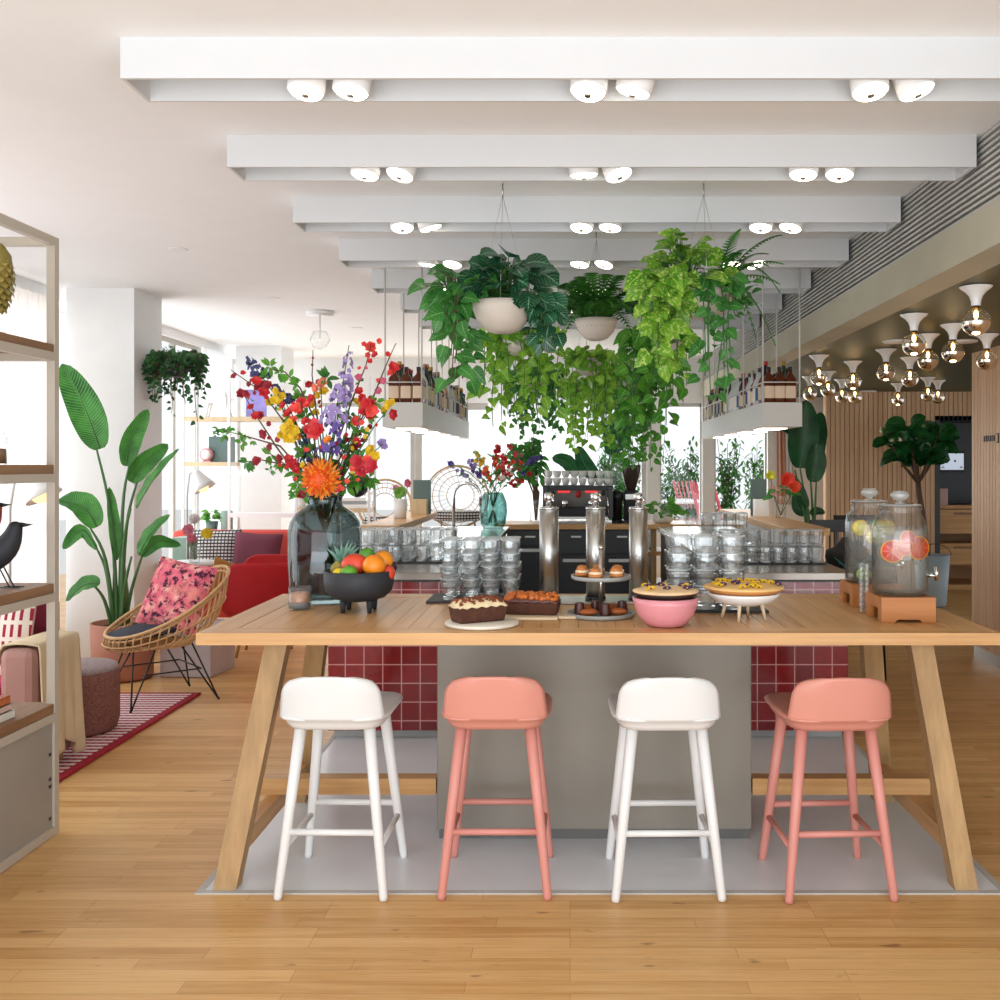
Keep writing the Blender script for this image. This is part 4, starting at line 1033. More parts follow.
# steel dispensers
tag(MB().box(-.18, 4.26, TT, .42, 4.47, TT+.012).build('drip_tray', M['steel'], origin=(-.18, 4.26, TT), bev=.002), 'flat steel drip tray under the three tall steel cylinders', 'tray')
s = None
for k, (px, w_) in enumerate(((549, 'left'), (595.5, 'middle'), (638.5, 'right'))):
    lab = '%s of the three tall steel cylinders on the table' % w_
    loc = (X(px, 4.36), 4.36, TT+.0125)
    if s is None:
        s = thing('drink_dispenser', lab, 'dispenser', loc, 0, 'tall steel cylinders on the table')
        MB().lathe([(.041, 0), (.041, .39), (0, .39)], n=32).build('cylinder', M['steel'], s)
        MB().lathe([(.0425, .388), (.0425, .398), (.02, .402), (0, .402)], n=32).build('collar', M['chrome'], s)
        MB().lathe([(.014, .40), (.014, .425), (.02, .43), (.02, .455), (.012, .462), (0, .462)], n=16).build('knob', M['chrome'], s)
        MB().tube([(.0, -.015, .43), (.015, -.05, .445), (.02, -.06, .425)], .005, 8).build('spout', M['chrome'], s)
        MB().lathe([(.046, 0), (.046, .01), (.041, .012)], n=32).build('foot', M['black_metal'], s); s_tree = tree_of(s)
    else: dup(s, loc, 0, lab, tree=s_tree)
# cakes
def crumbs(b, cx, cy, cz, lx, ly, n, r, mi=0, ang=0):
    for i in range(n):
        x = R.uniform(-lx, lx); y = R.uniform(-ly, ly); f = 1-(x/lx)**4*.5
        p = (cx+x*math.cos(ang)-y*math.sin(ang), cy+x*math.sin(ang)+y*math.cos(ang), cz*1+R.uniform(0, .012)*f)
        b.ell(p, (r*R.uniform(.7, 1.2), r*R.uniform(.6, 1), r*R.uniform(.6, 1)), 7, 5, mi, rot=Euler((R.random()*3, R.random()*3, 0)).to_matrix())
def loaf(lab, c, ang, L, W, H, topm, nutm, n, frost, nr=.008):
    t = thing('loaf_cake', lab, 'cake', c, ang)
    b = MB(); l, w_ = L/2, W/2
    b.hexa([(-l*.92, -w_*.8, 0), (l*.92, -w_*.8, 0), (l*.92, w_*.8, 0), (-l*.92, w_*.8, 0)], [(-l, -w_, H*.68), (l, -w_, H*.68), (l, w_, H*.68), (-l, w_, H*.68)]); b.build('cake', plain('chocolate_cake', '#4f2a1a', .85, var=.2, scale=40, bump=.5), t, bev=.006)
    def fn(u, v):
        a = (v-.5)*PI*.98; s = (u-.5)*2; e = math.sqrt(max(0, 1-abs(s)**5))
        return (l*s*.98, math.sin(a)*w_*1.0, H*.66+math.cos(a)*H*.34*e+.003*math.sin(u*31+v*9))
    MB().grid(fn, 20, 10, uv=False).build('frosting', frost, t, solid=.004)
    b = MB()
    for i in range(n):
        u = R.uniform(.04, .96); v = R.uniform(.18, .82); p = Vector(fn(u, v)); b.ell(p+Vector((0, 0, nr*.3)), (nr*R.uniform(.7, 1.3), nr*R.uniform(.6, 1), nr*R.uniform(.5, .9)), 7, 5, 0, rot=Euler((R.random()*3, R.random()*3, 0)).to_matrix())
    b.build('nut_topping', nutm, t); return t
pc = Vector((X(482, 3.72), 3.72, TT))
t = MB().lathe([(0, 0), (.130, 0), (.138, .004), (.138, .012), (.134, .015), (0, .014)], n=48).build('round_board', plain('pale_serving_plate', '#e3dccd', .5), loc=pc); tag(t, 'round pale serving plate under the frosted loaf cake', 'plate')
loaf('frosted loaf cake with brown crumbs on the round pale plate', (pc.x-.015, pc.y, TT+.015), .55, .20, .10, .085, None, plain('brown_crumbs', '#7a3a1e', .7, var=.3, scale=50), 210, plain('cream_frosting', '#e2cfa6', .6, var=.08, scale=30), .0065)
b = MB(); x0 = X(497, 3.92); b.box(x0-.02, 3.82, 0+TT, x0+.24, 4.0, TT+.012); b.box(x0+.24, 3.85, TT, x0+.31, 3.92, TT+.012)
tag(b.build('cutting_board', M['board_wood'], origin=(x0, 3.9, TT), bev=.004), 'pale wooden board with handle under the nut-topped loaf', 'board')
loaf('chocolate loaf cake piled with glazed nuts on wooden board', (X(532, 3.92), 3.92, TT+.013), -.12, .22, .10, .072, None, plain('glazed_nuts', '#b8601c', .3, var=.3, scale=50), 170, plain('chocolate_glaze', '#5c3530', .3), .0125)
# tiered stand
SC = Vector((X(601, 3.94), 3.94, TT)); t = thing('tiered_stand', 'two-tier round metal stand of pastries on the table', 'cake stand', SC)
MB().lathe([(0, 0), (.128, .0), (.134, .006), (.134, .018), (.130, .018), (.128, .010), (0, .010)], n=48).build('lower_tray', M['grey_ceramic'], t)
MB().lathe([(0, .145), (.108, .145), (.117, .150), (.117, .162), (.113, .162), (.110, .155), (0, .155)], n=48).build('upper_tray', M['grey_ceramic'], t)
MB().tube([(0, 0, .01), (0, 0, .26)], .008, 12).build('pole', M['steel'], t); MB().ell((0, 0, .27), .012, 12, 8).build('finial', M['steel'], t)
tan = plain('baked_pastry', '#c47a3c', .6, var=.25, scale=30, bump=.3); crm = plain('pastry_cream', '#ecd7b4', .6); can = plain('dark_canele', '#4a1f18', .35); choc = plain('golden_friand', '#a3541f', .5, var=.2)
for k in range(6):
    a = -PI*.95+k*PI*.38-.1; p = SC+Vector((.075*math.cos(a), .075*math.sin(a), .157))
    o = thing('cream_puff', 'golden filled pastry on the upper tier, %s counting from its left edge' % ORD[k], 'pastry', p, R.random(), 'pastries on the upper tier')
    MB().lathe([(0, 0), (.024, 0), (.030, .008), (.026, .016), (0, .018)], n=14).build('choux_base', tan, o)
    MB().lathe([(.024, .014), (.028, .02), (.02, .026), (0, .027)], n=14).build('cream', crm, o); b = MB()
    b.ell((0, 0, .03), (.022, .022, .011), 12, 7, bump=.4, seed=k); b.build('crust', tan, o)
cn = None
for k, (dx, dy) in enumerate(((-.085, -.02), (-.02, .055), (.015, -.055), (.085, .03))):
    p = SC+Vector((dx, dy, .0105)); lab = 'dark ridged pastry on the lower tier, %s from the left' % ORD[k]
    if cn is None:
        cn = MB().lathe([(.022, 0), (.021, .02), (.017, .045), (.010, .046), (.008, .042), (0, .042)], n=16, smooth=False).build('canele_pastry', can); tag(cn, lab, 'pastry', 'ridged pastries on the lower tier'); cn.location = p
    else:
        o = cn.copy(); COL.objects.link(o); o.location = p; o['label'] = lab
fr = None
for k, (dx, dy, az) in enumerate(((-.05, -.06, .1), (.065, -.045, -.3), (.05, .07, .3), (-.06, .06, -.2))):
    p = SC+Vector((dx, dy, .011)); lab = 'golden almond-shaped cake on lower tier, %s' % ('front left', 'front right', 'back right', 'back left')[k]
    if fr is None:
        fr = MB().ell((0, 0, .014), (.038, .019, .014), 18, 8, bump=.1).build('madeleine', choc); tag(fr, lab, 'pastry', 'golden cakes on the lower tier'); fr.location = p; fr.rotation_euler = (0, 0, az)
    else:
        o = fr.copy(); COL.objects.link(o); o.location = p; o.rotation_euler = (0, 0, az); o['label'] = lab
# pink bowl with pie
PC = Vector((X(665.5, 3.70), 3.70, TT))
tag(MB().lathe([(0, 0), (.055, 0), (.075, .008), (.105, .045), (.120, .085), (.122, .108), (.118, .108), (.114, .085), (.1, .05), (.07, .016), (0, .012)], n=48).build('pink_bowl', M['pink_ceramic'], loc=PC), 'glossy pink bowl carrying a pie near the table front', 'bowl')
pans = {'y': plain('pansy_yellow', '#efc01a', .6), 'p': plain('pansy_purple', '#43255f', .6)}
def pie(lab, c, r, h, dishm, crustm, top, nfl, dish='pie_dish'):
    t = thing('pie', lab, 'pie', c)
    MB().lathe([(0, 0), (r*.86, 0), (r*.98, h*.6), (r, h), (r*.96, h), (0, h*.7)], n=48).build(dish, dishm, t)
    def prof(): return [(0, h+.016), (r*.5, h+.015), (r*.85, h+.009), (r*1.03, h+.004), (r*1.03, h-.001), (r*.9, h-.003), (0, h-.003)]
    MB().lathe(prof(), n=48).build('crust', crustm, t)
    for i in range(nfl):
        a = R.uniform(0, 6.28); q = math.sqrt(R.random())*r*.9; k = 'y' if R.random() < .68 else 'p'
        b = MB(); p = Vector((q*math.cos(a), q*math.sin(a), h+.017-(q/r)**2*.007))
        blossom(b, p, .018, 5, 0, 1, Vector((R.uniform(-.3, .3), -.4, 1))); b.ell(p+Vector((0, -.001, .003)), .0035, 6, 5, 1)
        b.build('edible_flower', [pans[k], pans['p' if k == 'y' else 'y']], t)
    return t
pie('creamy pie with browned top in dark dish on the pink bowl', (PC.x, PC.y, TT+.108), .118, .020, plain('dark_dish', '#3a2a25', .4), plain('toasted_meringue', '#eec99a', .7, var=.12, scale=18, bump=.2), None, 9)
# white footed stand with flower pie
WC = Vector((X(743.5, 3.86), 3.86, TT)); t = thing('footed_dish', 'white footed bowl on small wooden legs under flower pie', 'cake stand', WC)
MB().lathe([(0, .055), (.06, .056), (.11, .072), (.138, .095), (.140, .105), (.134, .105), (.105, .082), (0, .068)], n=48).build('dish', M['white_ceramic'], t)
for k in range(4):
    a = PI/4+k*PI/2+.4; MB().tube([(.085*math.cos(a), .085*math.sin(a), 0), (.07*math.cos(a), .07*math.sin(a), .064)], [.005, .008], 10).build('leg', M['board_wood'], t)
pie('flat tart covered in yellow and purple edible flowers', (WC.x, WC.y, TT+.1055), .150, .018, M['tart'] if 'tart' in M else plain('tart_shell', '#c98a4c', .7), plain('tart_cream', '#f0c47e', .6, var=.06), None, 34, 'tart_shell')

# water dispensers on wooden boxes
def dispenser(cx, cy, lab, lab2, fr, rot=0):
    # box stand
    b = MB(); w_, dp, h = .205, .20, .095
    x0, x1, y0, y1 = -w_/2, w_/2, -dp/2, dp/2
    b.box(x0, y0, .07, x1, y1, h)
    b.poly([(x0, y0, 0), (x0+.05, y0, 0), (x0+.06, y0, .012), (x1-.06, y0, .012), (x1-.05, y0, 0), (x1, y0, 0), (x1, y0, .07), (x0, y0, .07)], (0, .018, 0))
    b.poly([(x0, y1-.018, 0), (x0+.05, y1-.018, 0), (x0+.06, y1-.018, .012), (x1-.06, y1-.018, .012), (x1-.05, y1-.018, 0), (x1, y1-.018, 0), (x1, y1-.018, .07), (x0, y1-.018, .07)], (0, .018, 0))
    for x in (x0, x1-.018): b.poly([(x, y0+.018, 0), (x, y0+.045, 0), (x, y0+.045, .05), (x, y1-.045, .05), (x, y1-.045, 0), (x, y1-.018, 0), (x, y1-.018, .07), (x, y0+.018, .07)], (.018, 0, 0))
    o = b.build('wooden_riser', M['cherry'], loc=(cx, cy, TT)); tag(o, lab2, 'stand')
    t = thing('water_dispenser', lab, 'drink dispenser', (cx, cy, TT+h+.0005))
    r = .104
    MB().olathe([(0, .002), (r*.93, .002), (r, .012), (r, .245), (r*.93, .285), (r*.74, .312), (.074, .322), (.082, .330), (.082, .340), (.070, .342), (.070, .325), (r*.70, .306), (r*.9, .28), (r*.965, .243), (r*.965, .014), (0, .012)], n=40).build('jar', M['jar_glass'], t)
    MB().lathe([(0, .016), (r*.95, .016), (r*.95, .24), (r*.93, .258), (0, .258)], n=36).build('water', M['water'], t)
    l = MB().olathe([(0, .352), (.074, .350), (.080, .346), (.080, .342), (0, .343)], n=32).build('lid', M['glass_rim'], t)
    MB().olathe([(.012, .352), (.012, .362), (.03, .368), (.036, .383), (.028, .398), (0, .402)], n=20).build('knob', M['glass_rim'], l)
    tp = MB(); tp.tube([(r*.9, -.02, .075), (r+.035, -.025, .075)], .009, 12); tp.tube([(r+.028, -.025, .055), (r+.028, -.025, .11)], .008, 12); tp.build('tap', M['chrome'], t)
    for (dx, dz, rr, ci, ax) in fr:
        dy = -math.sqrt(max(0, (r*.86)**2-dx*dx)); ang = math.atan2(dx, -dy)*.6
        rm = Matrix.Rotation(ang, 3, 'Z') @ Matrix.Rotation(PI/2, 3, 'X')
        cc = (dx, dy, dz)
        cs = {'g': ('#f0a94a', '#f7c7b0', '#dd4f44'), 'o': ('#f2a02e', '#f2a060', '#d8431a'), 'l': ('#e3b81c', '#fbf3c0', '#efd84e'), 'v': ('#5f9a2c', '#dbe8b0', '#a9c860')}[ci]
        sl = thing('x', 'x', 'x') if False else None
        b = MB(); b.lathe([(0, -.004), (rr, -.004), (rr, .004), (0, .004)], cc, 24, 0, True, rot=rm); 
        b.lathe([(0, -.0046), (rr*.88, -.0046), (rr*.88, .0046), (0, .0046)], cc, 24, 1, True, rot=rm)
        for q in range(8):
            a = q*PI/4; u = rm @ Vector((math.cos(a), math.sin(a), 0)); v0 = Vector(cc)
            n_ = rm @ Vector((0, 0, 1))
            b.beam(v0+u*rr*.1+n_*.0, v0+u*rr*.85+n_*.0, .0012, .0105, 2, up=n_)
        oo = b.build('citrus_slice', [pm(cs[0]), pm(cs[2]), pm(cs[1])]); oo.location = (cx, cy, TT+h+.0005)
        tag(oo, {'g': 'pink grapefruit slice', 'o': 'deep orange blood-orange slice', 'l': 'yellow lemon slice', 'v': 'green lime slice'}[ci]+' floating in the %s water jar, %s' % ('front' if cy < 4 else 'rear', ax), 'fruit slice', 'citrus slices in the water jars')
    return t
t = dispenser(X(900, 3.87), 3.87, 'front glass water jar with grapefruit slices and lid', 'orange-brown wooden riser under the front water jar', [(-.052, .172, .044, 'g', 'left side'), (.044, .185, .046, 'o', 'right side'), (.0, .222, .030, 'g', 'top middle'), (-.01, .185, .03, 'o', 'middle')])
b = MB()
for i in range(40): 
    p = Vector((R.uniform(-.02, .07), R.uniform(-.06, 0), R.uniform(.12, .25))); add_leaf(b, p, p+rvec(.02)+Vector((.012, 0, .01)), .009, None, 'lance')
tag(b.build('rosemary_sprig', M['leaf_mid'], loc=t.location), 'green herb sprig floating in the front water jar', 'herb')
t = dispenser(X(870, 4.28), 4.28, 'rear glass water jar with lemon slices and lid', 'orange-brown wooden riser under the rear water jar', [(-.01, .20, .034, 'l', 'front'), (-.06, .235, .034, 'l', 'upper left'), (.055, .235, .034, 'l', 'upper right'), (.01, .24, .03, 'l', 'top'), (-.05, .04, .03, 'v', 'bottom left')])
b = MB()
for i in range(30):
    p = Vector((R.uniform(-.05, .07), R.uniform(-.06, 0), R.uniform(.19, .25))); add_leaf(b, p, p+rvec(.03), .012, None, 'oval')
tag(b.build('mint_sprig', M['leaf_mid'], loc=t.location), 'green mint leaves floating in the rear water jar', 'herb')
for sx, (px, lab) in enumerate(((861, 'left'), (866.5, 'right'))):
    x = X(px, 4.02)
    for k in range(9):
        pr = MB().olathe([(0, .001), (.0095, .001), (.0125, .033), (.011, .033), (.008, .004), (0, .004)], n=8, smooth=False) if (sx == 0 and k == 0) else None
        if pr: sg0 = pr.build('shot_glass', M['glass']); o = sg0
        else: o = sg0.copy(); COL.objects.link(o)
        o.location = (x, 4.02+.0*k, TT+.001+k*.0205); tag(o, 'tiny clear cup in the %s thin stack between the water jars, %s from the bottom' % (lab, ORD[k]), 'cup', 'thin stacks of tiny cups')
# ---------------------------------------------------------------- hanging planters
def hanging(x, y, zr, dia, lab, fill):
    t = thing('hanging_planter', lab, 'hanging plant', (x, y, zr), 0, 'bowl planters hung above the bar')
    r = dia/2; h = r*.98
    MB().lathe([(0, -h), (r*.30, -h), (r*.55, -h*.90), (r*.82, -h*.6), (r*.96, -h*.25), (r, 0), (r*.95, 0), (r*.9, -h*.25), (r*.7, -h*.6), (0, -h*.8)], n=36).build('bowl', M['bowl_clay'], t)
    MB().lathe([(0, -.02), (r*.93, -.02), (r*.90, -.05), (0, -.05)], n=24).build('soil', M['soil'], t)
    top = CZ-zr
    for a in (0.5, 2.6, 4.7):
        MB().tube([(r*.97*math.cos(a), r*.97*math.sin(a), 0), (0, 0, top-.06)], .0011, 5).build('cable', M['steel'], t)
    MB().tube([(0, 0, top-.065), (0, 0, top-.001)], .004, 8).build('ceiling_hook', M['steel'], t)
    fill(t, r); return t
def f_bowl1(t, r):
    lf = MB(); st = MB(); mound(lf, st, (.03, .01, .045), .17, .19, 52, .125, .95, 'round', (.0, 1.5)); lf.build('round_leaves', M['leaf_pep'], t); st.build('petioles', M['stem'], t)
    lf = MB(); st = MB(); mound(lf, st, (-.20, .03, .05), .22, .15, 46, .10, .8, 'heart', (.0, 1.3), .04)
    for k in range(10): vine(lf, st, (-.13, R.uniform(-.1, .1), .03), (-R.uniform(.15, .34), R.uniform(-.12, .1), 0), R.uniform(.15, .6), .045, .10, .75, 'heart')
    lf.build('trailing_leaves', M['leaf_mid'], t); st.build('vine_stems', M['twig'], t)
    lf = MB(); st = MB()
    for k in range(8): vine(lf, st, (R.uniform(.08, .15), R.uniform(-.1, .1), 0), (R.uniform(.05, .22), R.uniform(-.1, .1), 0), R.uniform(.1, .35), .035, .09, .9, 'round')
    lf.build('side_leaves', M['leaf_pep'], t); st.build('side_stems', M['stem'], t)
    lf = MB(); mound(lf, None, (.1, 0, .1), .14, .14, 4, .12, .35, 'lance', (.6, 1.4)); lf.build('long_leaves', M['leaf_bright'], t)
def f_fern(t, r, n=46, s=1.0):
    lf = MB()
    for k in range(n):
        a = R.uniform(0, 6.28); L = R.uniform(.22, .36)*s; e = R.uniform(.0, 1.25)
        b = Vector((math.cos(a)*r*.3, math.sin(a)*r*.3, -.01)); tp = b+Vector((math.cos(a)*math.cos(e)*L, math.sin(a)*math.cos(e)*L, math.sin(e)*L*.75-.05))
        frond(lf, b, tp, .07*s, .055*s)
    lf.build('fern_fronds', M['leaf_fern'], t)
def f_bowl2(t, r):
    f_fern(t, r, 60, 1.3); lf = MB(); st = MB(); mound(lf, st, (0, 0, 0), .26, .12, 36, .06, .6, 'oval', (0, 1.2)); lf.build('small_leaves', M['leaf_dark'], t); st.build('petioles', M['stem'], t)
def f_bowl3(t, r):
    lf = MB(); st = MB(); mound(lf, st, (-.1, 0, .04), .20, .25, 80, .10, .8, 'heart', (.0, 1.5), .05)
    for k in range(17): vine(lf, st, (-.14+R.uniform(-.06, .1), R.uniform(-.16, .05), .02), (-R.uniform(.02, .26), R.uniform(-.12, .02), 0), R.uniform(.15, .62), .04, .105, .8, 'heart')
    lf.build('variegated_leaves', M['leaf_pothos'], t); st.build('vine_stems', M['stem'], t)
    lf = MB()
    for (dx, dz, dy) in ((.13, .30, .0), (.34, .26, -.05), (.37, .14, .05), (.30, .20, .1), (.26, .10, -.1), (.33, -.02, -.05), (.30, -.28, -.08), (.23, -.22, .08), (.18, .22, .1), (.12, .16, -.1), (.36, .05, .1)):
        frond(lf, (.06, 0, 0), (.06+dx*.92, dy, dz), .06 if dz > 0 else .13, .07, 20)
    lf.build('fern_fronds', M['leaf_fern'], t)
    lf = MB(); st = MB(); mound(lf, st, (.1, 0, 0), .2, .08, 26, .08, .6, 'oval', (-.3, .9), .1)
    for k in range(7): vine(lf, st, (R.uniform(-.02, .12), -.12, .0), (R.uniform(-.08, .1), -.08, 0), R.uniform(.35, .75), .045, .07, .8, 'heart')
    lf.build('dark_leaves', M['leaf_mid'], t); st.build('dark_stems', M['stem'], t)
def f_trail(mat, n, drop, ls, spread, mh=.1, mn=40, shape='heart', side=0):
    def g(t, r):
        lf = MB(); st = MB(); mound(lf, st, (0, 0, 0), r+.05, mh, mn, ls*1.1, .8, shape, (-.1, 1.3), .05)
        for k in range(n):
            a = R.uniform(0, 6.28); o = Vector((math.cos(a), math.sin(a), 0))
            vine(lf, st, o*r*.9+Vector((0, 0, .01)), o*R.uniform(.02, spread*1.4)+Vector((side*spread*.6, 0, 0)), R.uniform(*drop), ls*.5, ls*1.15, .8, shape)
        lf.build('trailing_leaves', M[mat], t); st.build('vine_stems', M['stem'], t)
    return g
hanging(-.33, 4.90, 2.305, .305, 'nearest left bowl planter with dark striped round leaves', f_bowl1)
hanging(.655, 4.90, 2.365, .29, 'nearest right bowl planter with variegated vines and ferns', f_bowl3)
hanging(.155, 5.92, 2.37, .25, 'middle bowl planter full of dark ferns between the near two', f_bowl2)
hanging(-.34, 6.75, 2.37, .25, 'left bowl planter in second row, bright green vines below', f_trail('leaf_bright', 19, (.2, .85), .085, .22, .06, 30))
hanging(.64, 6.75, 2.36, .25, 'right bowl planter in second row with green leaves each side', f_trail('leaf_pothos2', 13, (.25, .8), .10, .2, .1, 30, side=-1))
hanging(.15, 7.75, 2.33, .26, 'hidden middle bowl planter behind the fern bowl', f_trail('leaf_bright', 14, (.3, 1.05), .075, .2, .08, 30))
hanging(-.33, 9.75, 2.36, .28, 'farthest left bowl planter with small trailing ivy', f_trail('leaf_mid', 26, (.2, .9), .07, .25, .2, 40))
hanging(.62, 9.75, 2.38, .27, 'farthest right bowl planter with long bright trailing vines', f_trail('leaf_pothos2', 26, (.3, 1.4), .09, .28, .22, 50))
hanging(.18, 10.9, 2.36, .26, 'farthest middle bowl planter behind the others', f_trail('leaf_bright', 20, (.3, .9), .08, .2, .2, 30))

# wall ivy on the column
t = thing('hanging_ivy', 'dark ivy planter fixed on the side of the big white column', 'plant', (-3.18, 8.05, 2.35))
MB().lathe([(0, -.13), (.09, -.13), (.13, 0), (.12, 0), (0, -.02)], n=20).build('pot', M['matt_black'], t)
MB().tube([(-.13, 0, -.03), (-.215, 0, -.03)], .012, 8).build('wall_bracket', M['black_metal'], t)
lf = MB(); st = MB(); mound(lf, st, (0, 0, 0), .24, .14, 150, .06, .75, 'heart', (-.5, 1.2), .12)
for k in range(34): a = R.uniform(0, 6.28); vine(lf, st, (math.cos(a)*.1, math.sin(a)*.1, 0), (math.cos(a)*.2+.03, math.sin(a)*.2, 0), R.uniform(.12, .5), .03, .055, .75, 'heart')
vine(lf, st, (.1, 0, 0), (.2, 0, 0), .72, .03, .05, .75, 'heart'); vine(lf, st, (-.0, -.1, 0), (.05, -.1, 0), .62, .03, .05)
lf.build('ivy_leaves', M['leaf_dark'], t); st.build('vine_stems', M['twig'], t)

# ---------------------------------------------------------------- mirrored ceiling lamps
def make_lamp():
    t = thing('mirror_globe_lamp', 'x', 'ceiling lamp')
    MB().lathe([(0, -.004), (.078, -.004), (.078, 0), (0, 0)], n=28).build('ceiling_plate', M['black_metal'], t)
    MB().olathe([(.078, -.004), (.072, -.012), (.050, -.028), (.032, -.050), (.024, -.075), (.022, -.098)], n=28).build('trumpet', M['white_ceramic'], t)
    MB().lathe([(.018, -.098), (.018, -.115), (.014, -.12)], n=16).build('socket', plain('brass', '#b48a45', .25, 1) if 'brass' not in M else M['brass'], t)
    r = .068; cz = -.115-.062; pr = [(r*math.sin(a), cz+r*math.cos(a)) for a in [PI*k/16 for k in range(17)]]
    MB().olathe(pr[2:9], n=28).build('clear_globe', M['glass'], t)
    MB().olathe(pr[8:], n=28).build('mirror_cap', M['mirror'], t)
    MB().ell((0, 0, cz+.035), (.011, .011, .022), 10, 8).build('bulb', M['lamp_warm'], t); return t
M['brass'] = plain('brass', '#b48a45', .25, 1); M['mirror'] = plain('mirror_silver', '#e6dccf', .05, 1, var=.01)
lamps = [(976,286,'nearest the camera at upper right'),(914,314,'second nearest, left of the two largest'),(953,324,'third nearest, right of the flush disc'),(928,334,'just behind and right of the second nearest'),
 (987,334,'rightmost, beside the slatted wall top'),(886,349,'alone left of the middle pair'),(910,357,'below the two overlapping near lamps'),(819,355,'leftmost large one, beside the concrete beam'),
 (853,361,'right of the leftmost cluster'),(828,371,'overlapped behind the leftmost large one'),(810,376,'farthest left small one of the cluster'),(842,379,'small one between the two left clusters'),
 (855,380,'small one directly beneath the left-centre lamp'),(928,377,'small left one of the far right pair'),(938,380,'small right one of the far right pair'),(898,383,'farthest back above the fiddle-leaf tree')]
L0 = None
for px, py, ps in lamps:
    d = (GZ-CAMH)/(465-py)*1000; loc = (X(px, d), d, GZ); lab = 'mirrored globe lamp on green ceiling, '+ps
    if L0 is None: L0 = make_lamp(); L0.location = loc; L0['label'] = lab; L0['group'] = 'mirrored globe lamps on the green ceiling'; L0t = tree_of(L0)
    else: dup(L0, loc, 0, lab, tree=L0t)
    if px in (976, 914, 953, 886, 819, 898, 853):
        l = bpy.data.lights.new('globe_light', 'POINT'); l.energy = .8; l.color = (1, .78, .5); l.shadow_soft_size = .05
        o = bpy.data.objects.new('globe_light', l); COL.objects.link(o); o.location = (loc[0], loc[1], GZ-.30)
for px, py, w_ in ((897, 341, 'left of the second lamp'), (963, 341, 'between the two rightmost lamps'), (868, 391, 'far back by the wall')):
    d = (GZ-CAMH)/(465-py)*1000
    tag(MB().lathe([(0, -.012), (.09, -.012), (.10, -.006), (.10, 0), (0, 0)], n=32).build('ceiling_speaker', M['white_paint'], loc=(X(px, d), d, GZ)), 'round white flush disc on green ceiling, '+w_, 'ceiling speaker', 'white discs on the green ceiling')
t = thing('globe_pendant', 'small clear glass globe pendant at the far left ceiling', 'pendant lamp', (X(320, 9), 9, CZ))
MB().lathe([(0, -.03), (.12, -.03), (.12, 0), (0, 0)], n=24).build('canopy', M['white_paint'], t); MB().olathe([(.02, -.28+.11), (.06, -.20+.02), (.09, -.25), (.06, -.32), (0, -.34)], n=20).build('globe', M['glass'], t)
MB().tube([(0, 0, -.03), (0, 0, -.24)], .005, 6).build('stem', M['steel'], t)

# ---------------------------------------------------------------- bookcase on the left
BX = -2.10; BY = 4.11
t = thing('open_bookcase', 'beige metal open shelving with brown oak shelves at the left edge', 'bookcase', (BX, BY, 0))
W = .40; L = 1.75; p = .034; HT = 2.44
for x in (-p, -W):
    for y in (-p, -L): MB().box(x, y, 0, x+p, y+p, HT).build('post', M['frame_beige'], t)
fr = MB()
for z in (HT-p, .955, .44+.025, 0.003, 1.965-.03, 1.44):
    for x in (-p, -W): fr.box(x, -L+p, z, x+p, -p, z+p)
    for y in (-p, -L): fr.box(-W+p, y, z, -p, y+p, z+p)
fr.build('rails', M['frame_beige'], t)
for z in (1.965, 1.474, .99, .50): MB().box(-W+.004, -L+.02, z, -.004, -.006, z+.037).build('shelf', M['shelf_wood'], t, bev=.002)
MB().box(-.028, -L+p, .037, -.010, -p, .46).build('side_panel', M['mesh_panel'], t)
MB().box(-W+.01, -.028, .037, -p, -.012, .46).build('side_panel', M['mesh_panel'], t)
MB().box(-W+.01, -L+p, .037, -W+.028, -p, .46).build('side_panel', M['mesh_panel'], t)
hd = MB()
for z in (.07, .20, .23, .33): hd.box(-.0085, -p-.03, z, -.006, -p-.015, z+.012)
hd.build('hinges', M['black_metal'], t)
# black bird
def bird(x, y, z, s, m, lab, rz=0, legs=True):
    t = thing('bird_figurine', lab, 'figurine', (x, y, z), rz)
    pts = [(-.20, 0, .055), (-.15, 0, .065), (-.09, 0, .085), (-.03, 0, .12), (.02, 0, .165), (.045, 0, .205), (.055, 0, .24), (.060, 0, .262), (.063, 0, .278)]
    rr = [.008, .022, .044, .058, .055, .042, .031, .028, .012]
    b = MB(); b.tube([Vector(p)*s for p in pts], [r*s for r in rr], 18); b.build('body', m, t, sub=1)
    MB().tube([Vector((.08, 0, .262))*s, Vector((.105, 0, .262))*s, Vector((.130, 0, .265))*s], [.012*s, .006*s, .001*s], 8).build('beak', M['black_metal'], t)
    if legs:
        for sy in (-.018, .018):
            MB().tube([Vector((0, sy, .09))*s, Vector((.025, sy, .04))*s, Vector((.045, sy, 0.002))*s], .003*s, 6).build('leg', M['black_metal'], t)
            MB().beam(Vector((.005, sy, .003))*s, Vector((.085, sy, .003))*s, .004*s, .004*s).build('foot', M['black_metal'], t)
    return t
SZ = .99+.0375
bird(X(1, 3.92), 3.92, SZ+.001, .94, M['matt_black'], 'black bird figurine standing on the middle wooden shelf', .05)
bird(X(-17, 3.99)-.0, 3.99, SZ+.10, .85, plain('rust_red', '#9e3b30', .5), 'rust-red bird figurine behind the black bird', .05, False)
tag(MB().cyl((0, 0, 0), .03, .11, 16).build('plinth', plain('rust_block', '#7f2f38', .6), loc=(X(-20, 3.99), 3.99, SZ)), 'dark red peg under the rust-red bird at left edge', 'plinth')
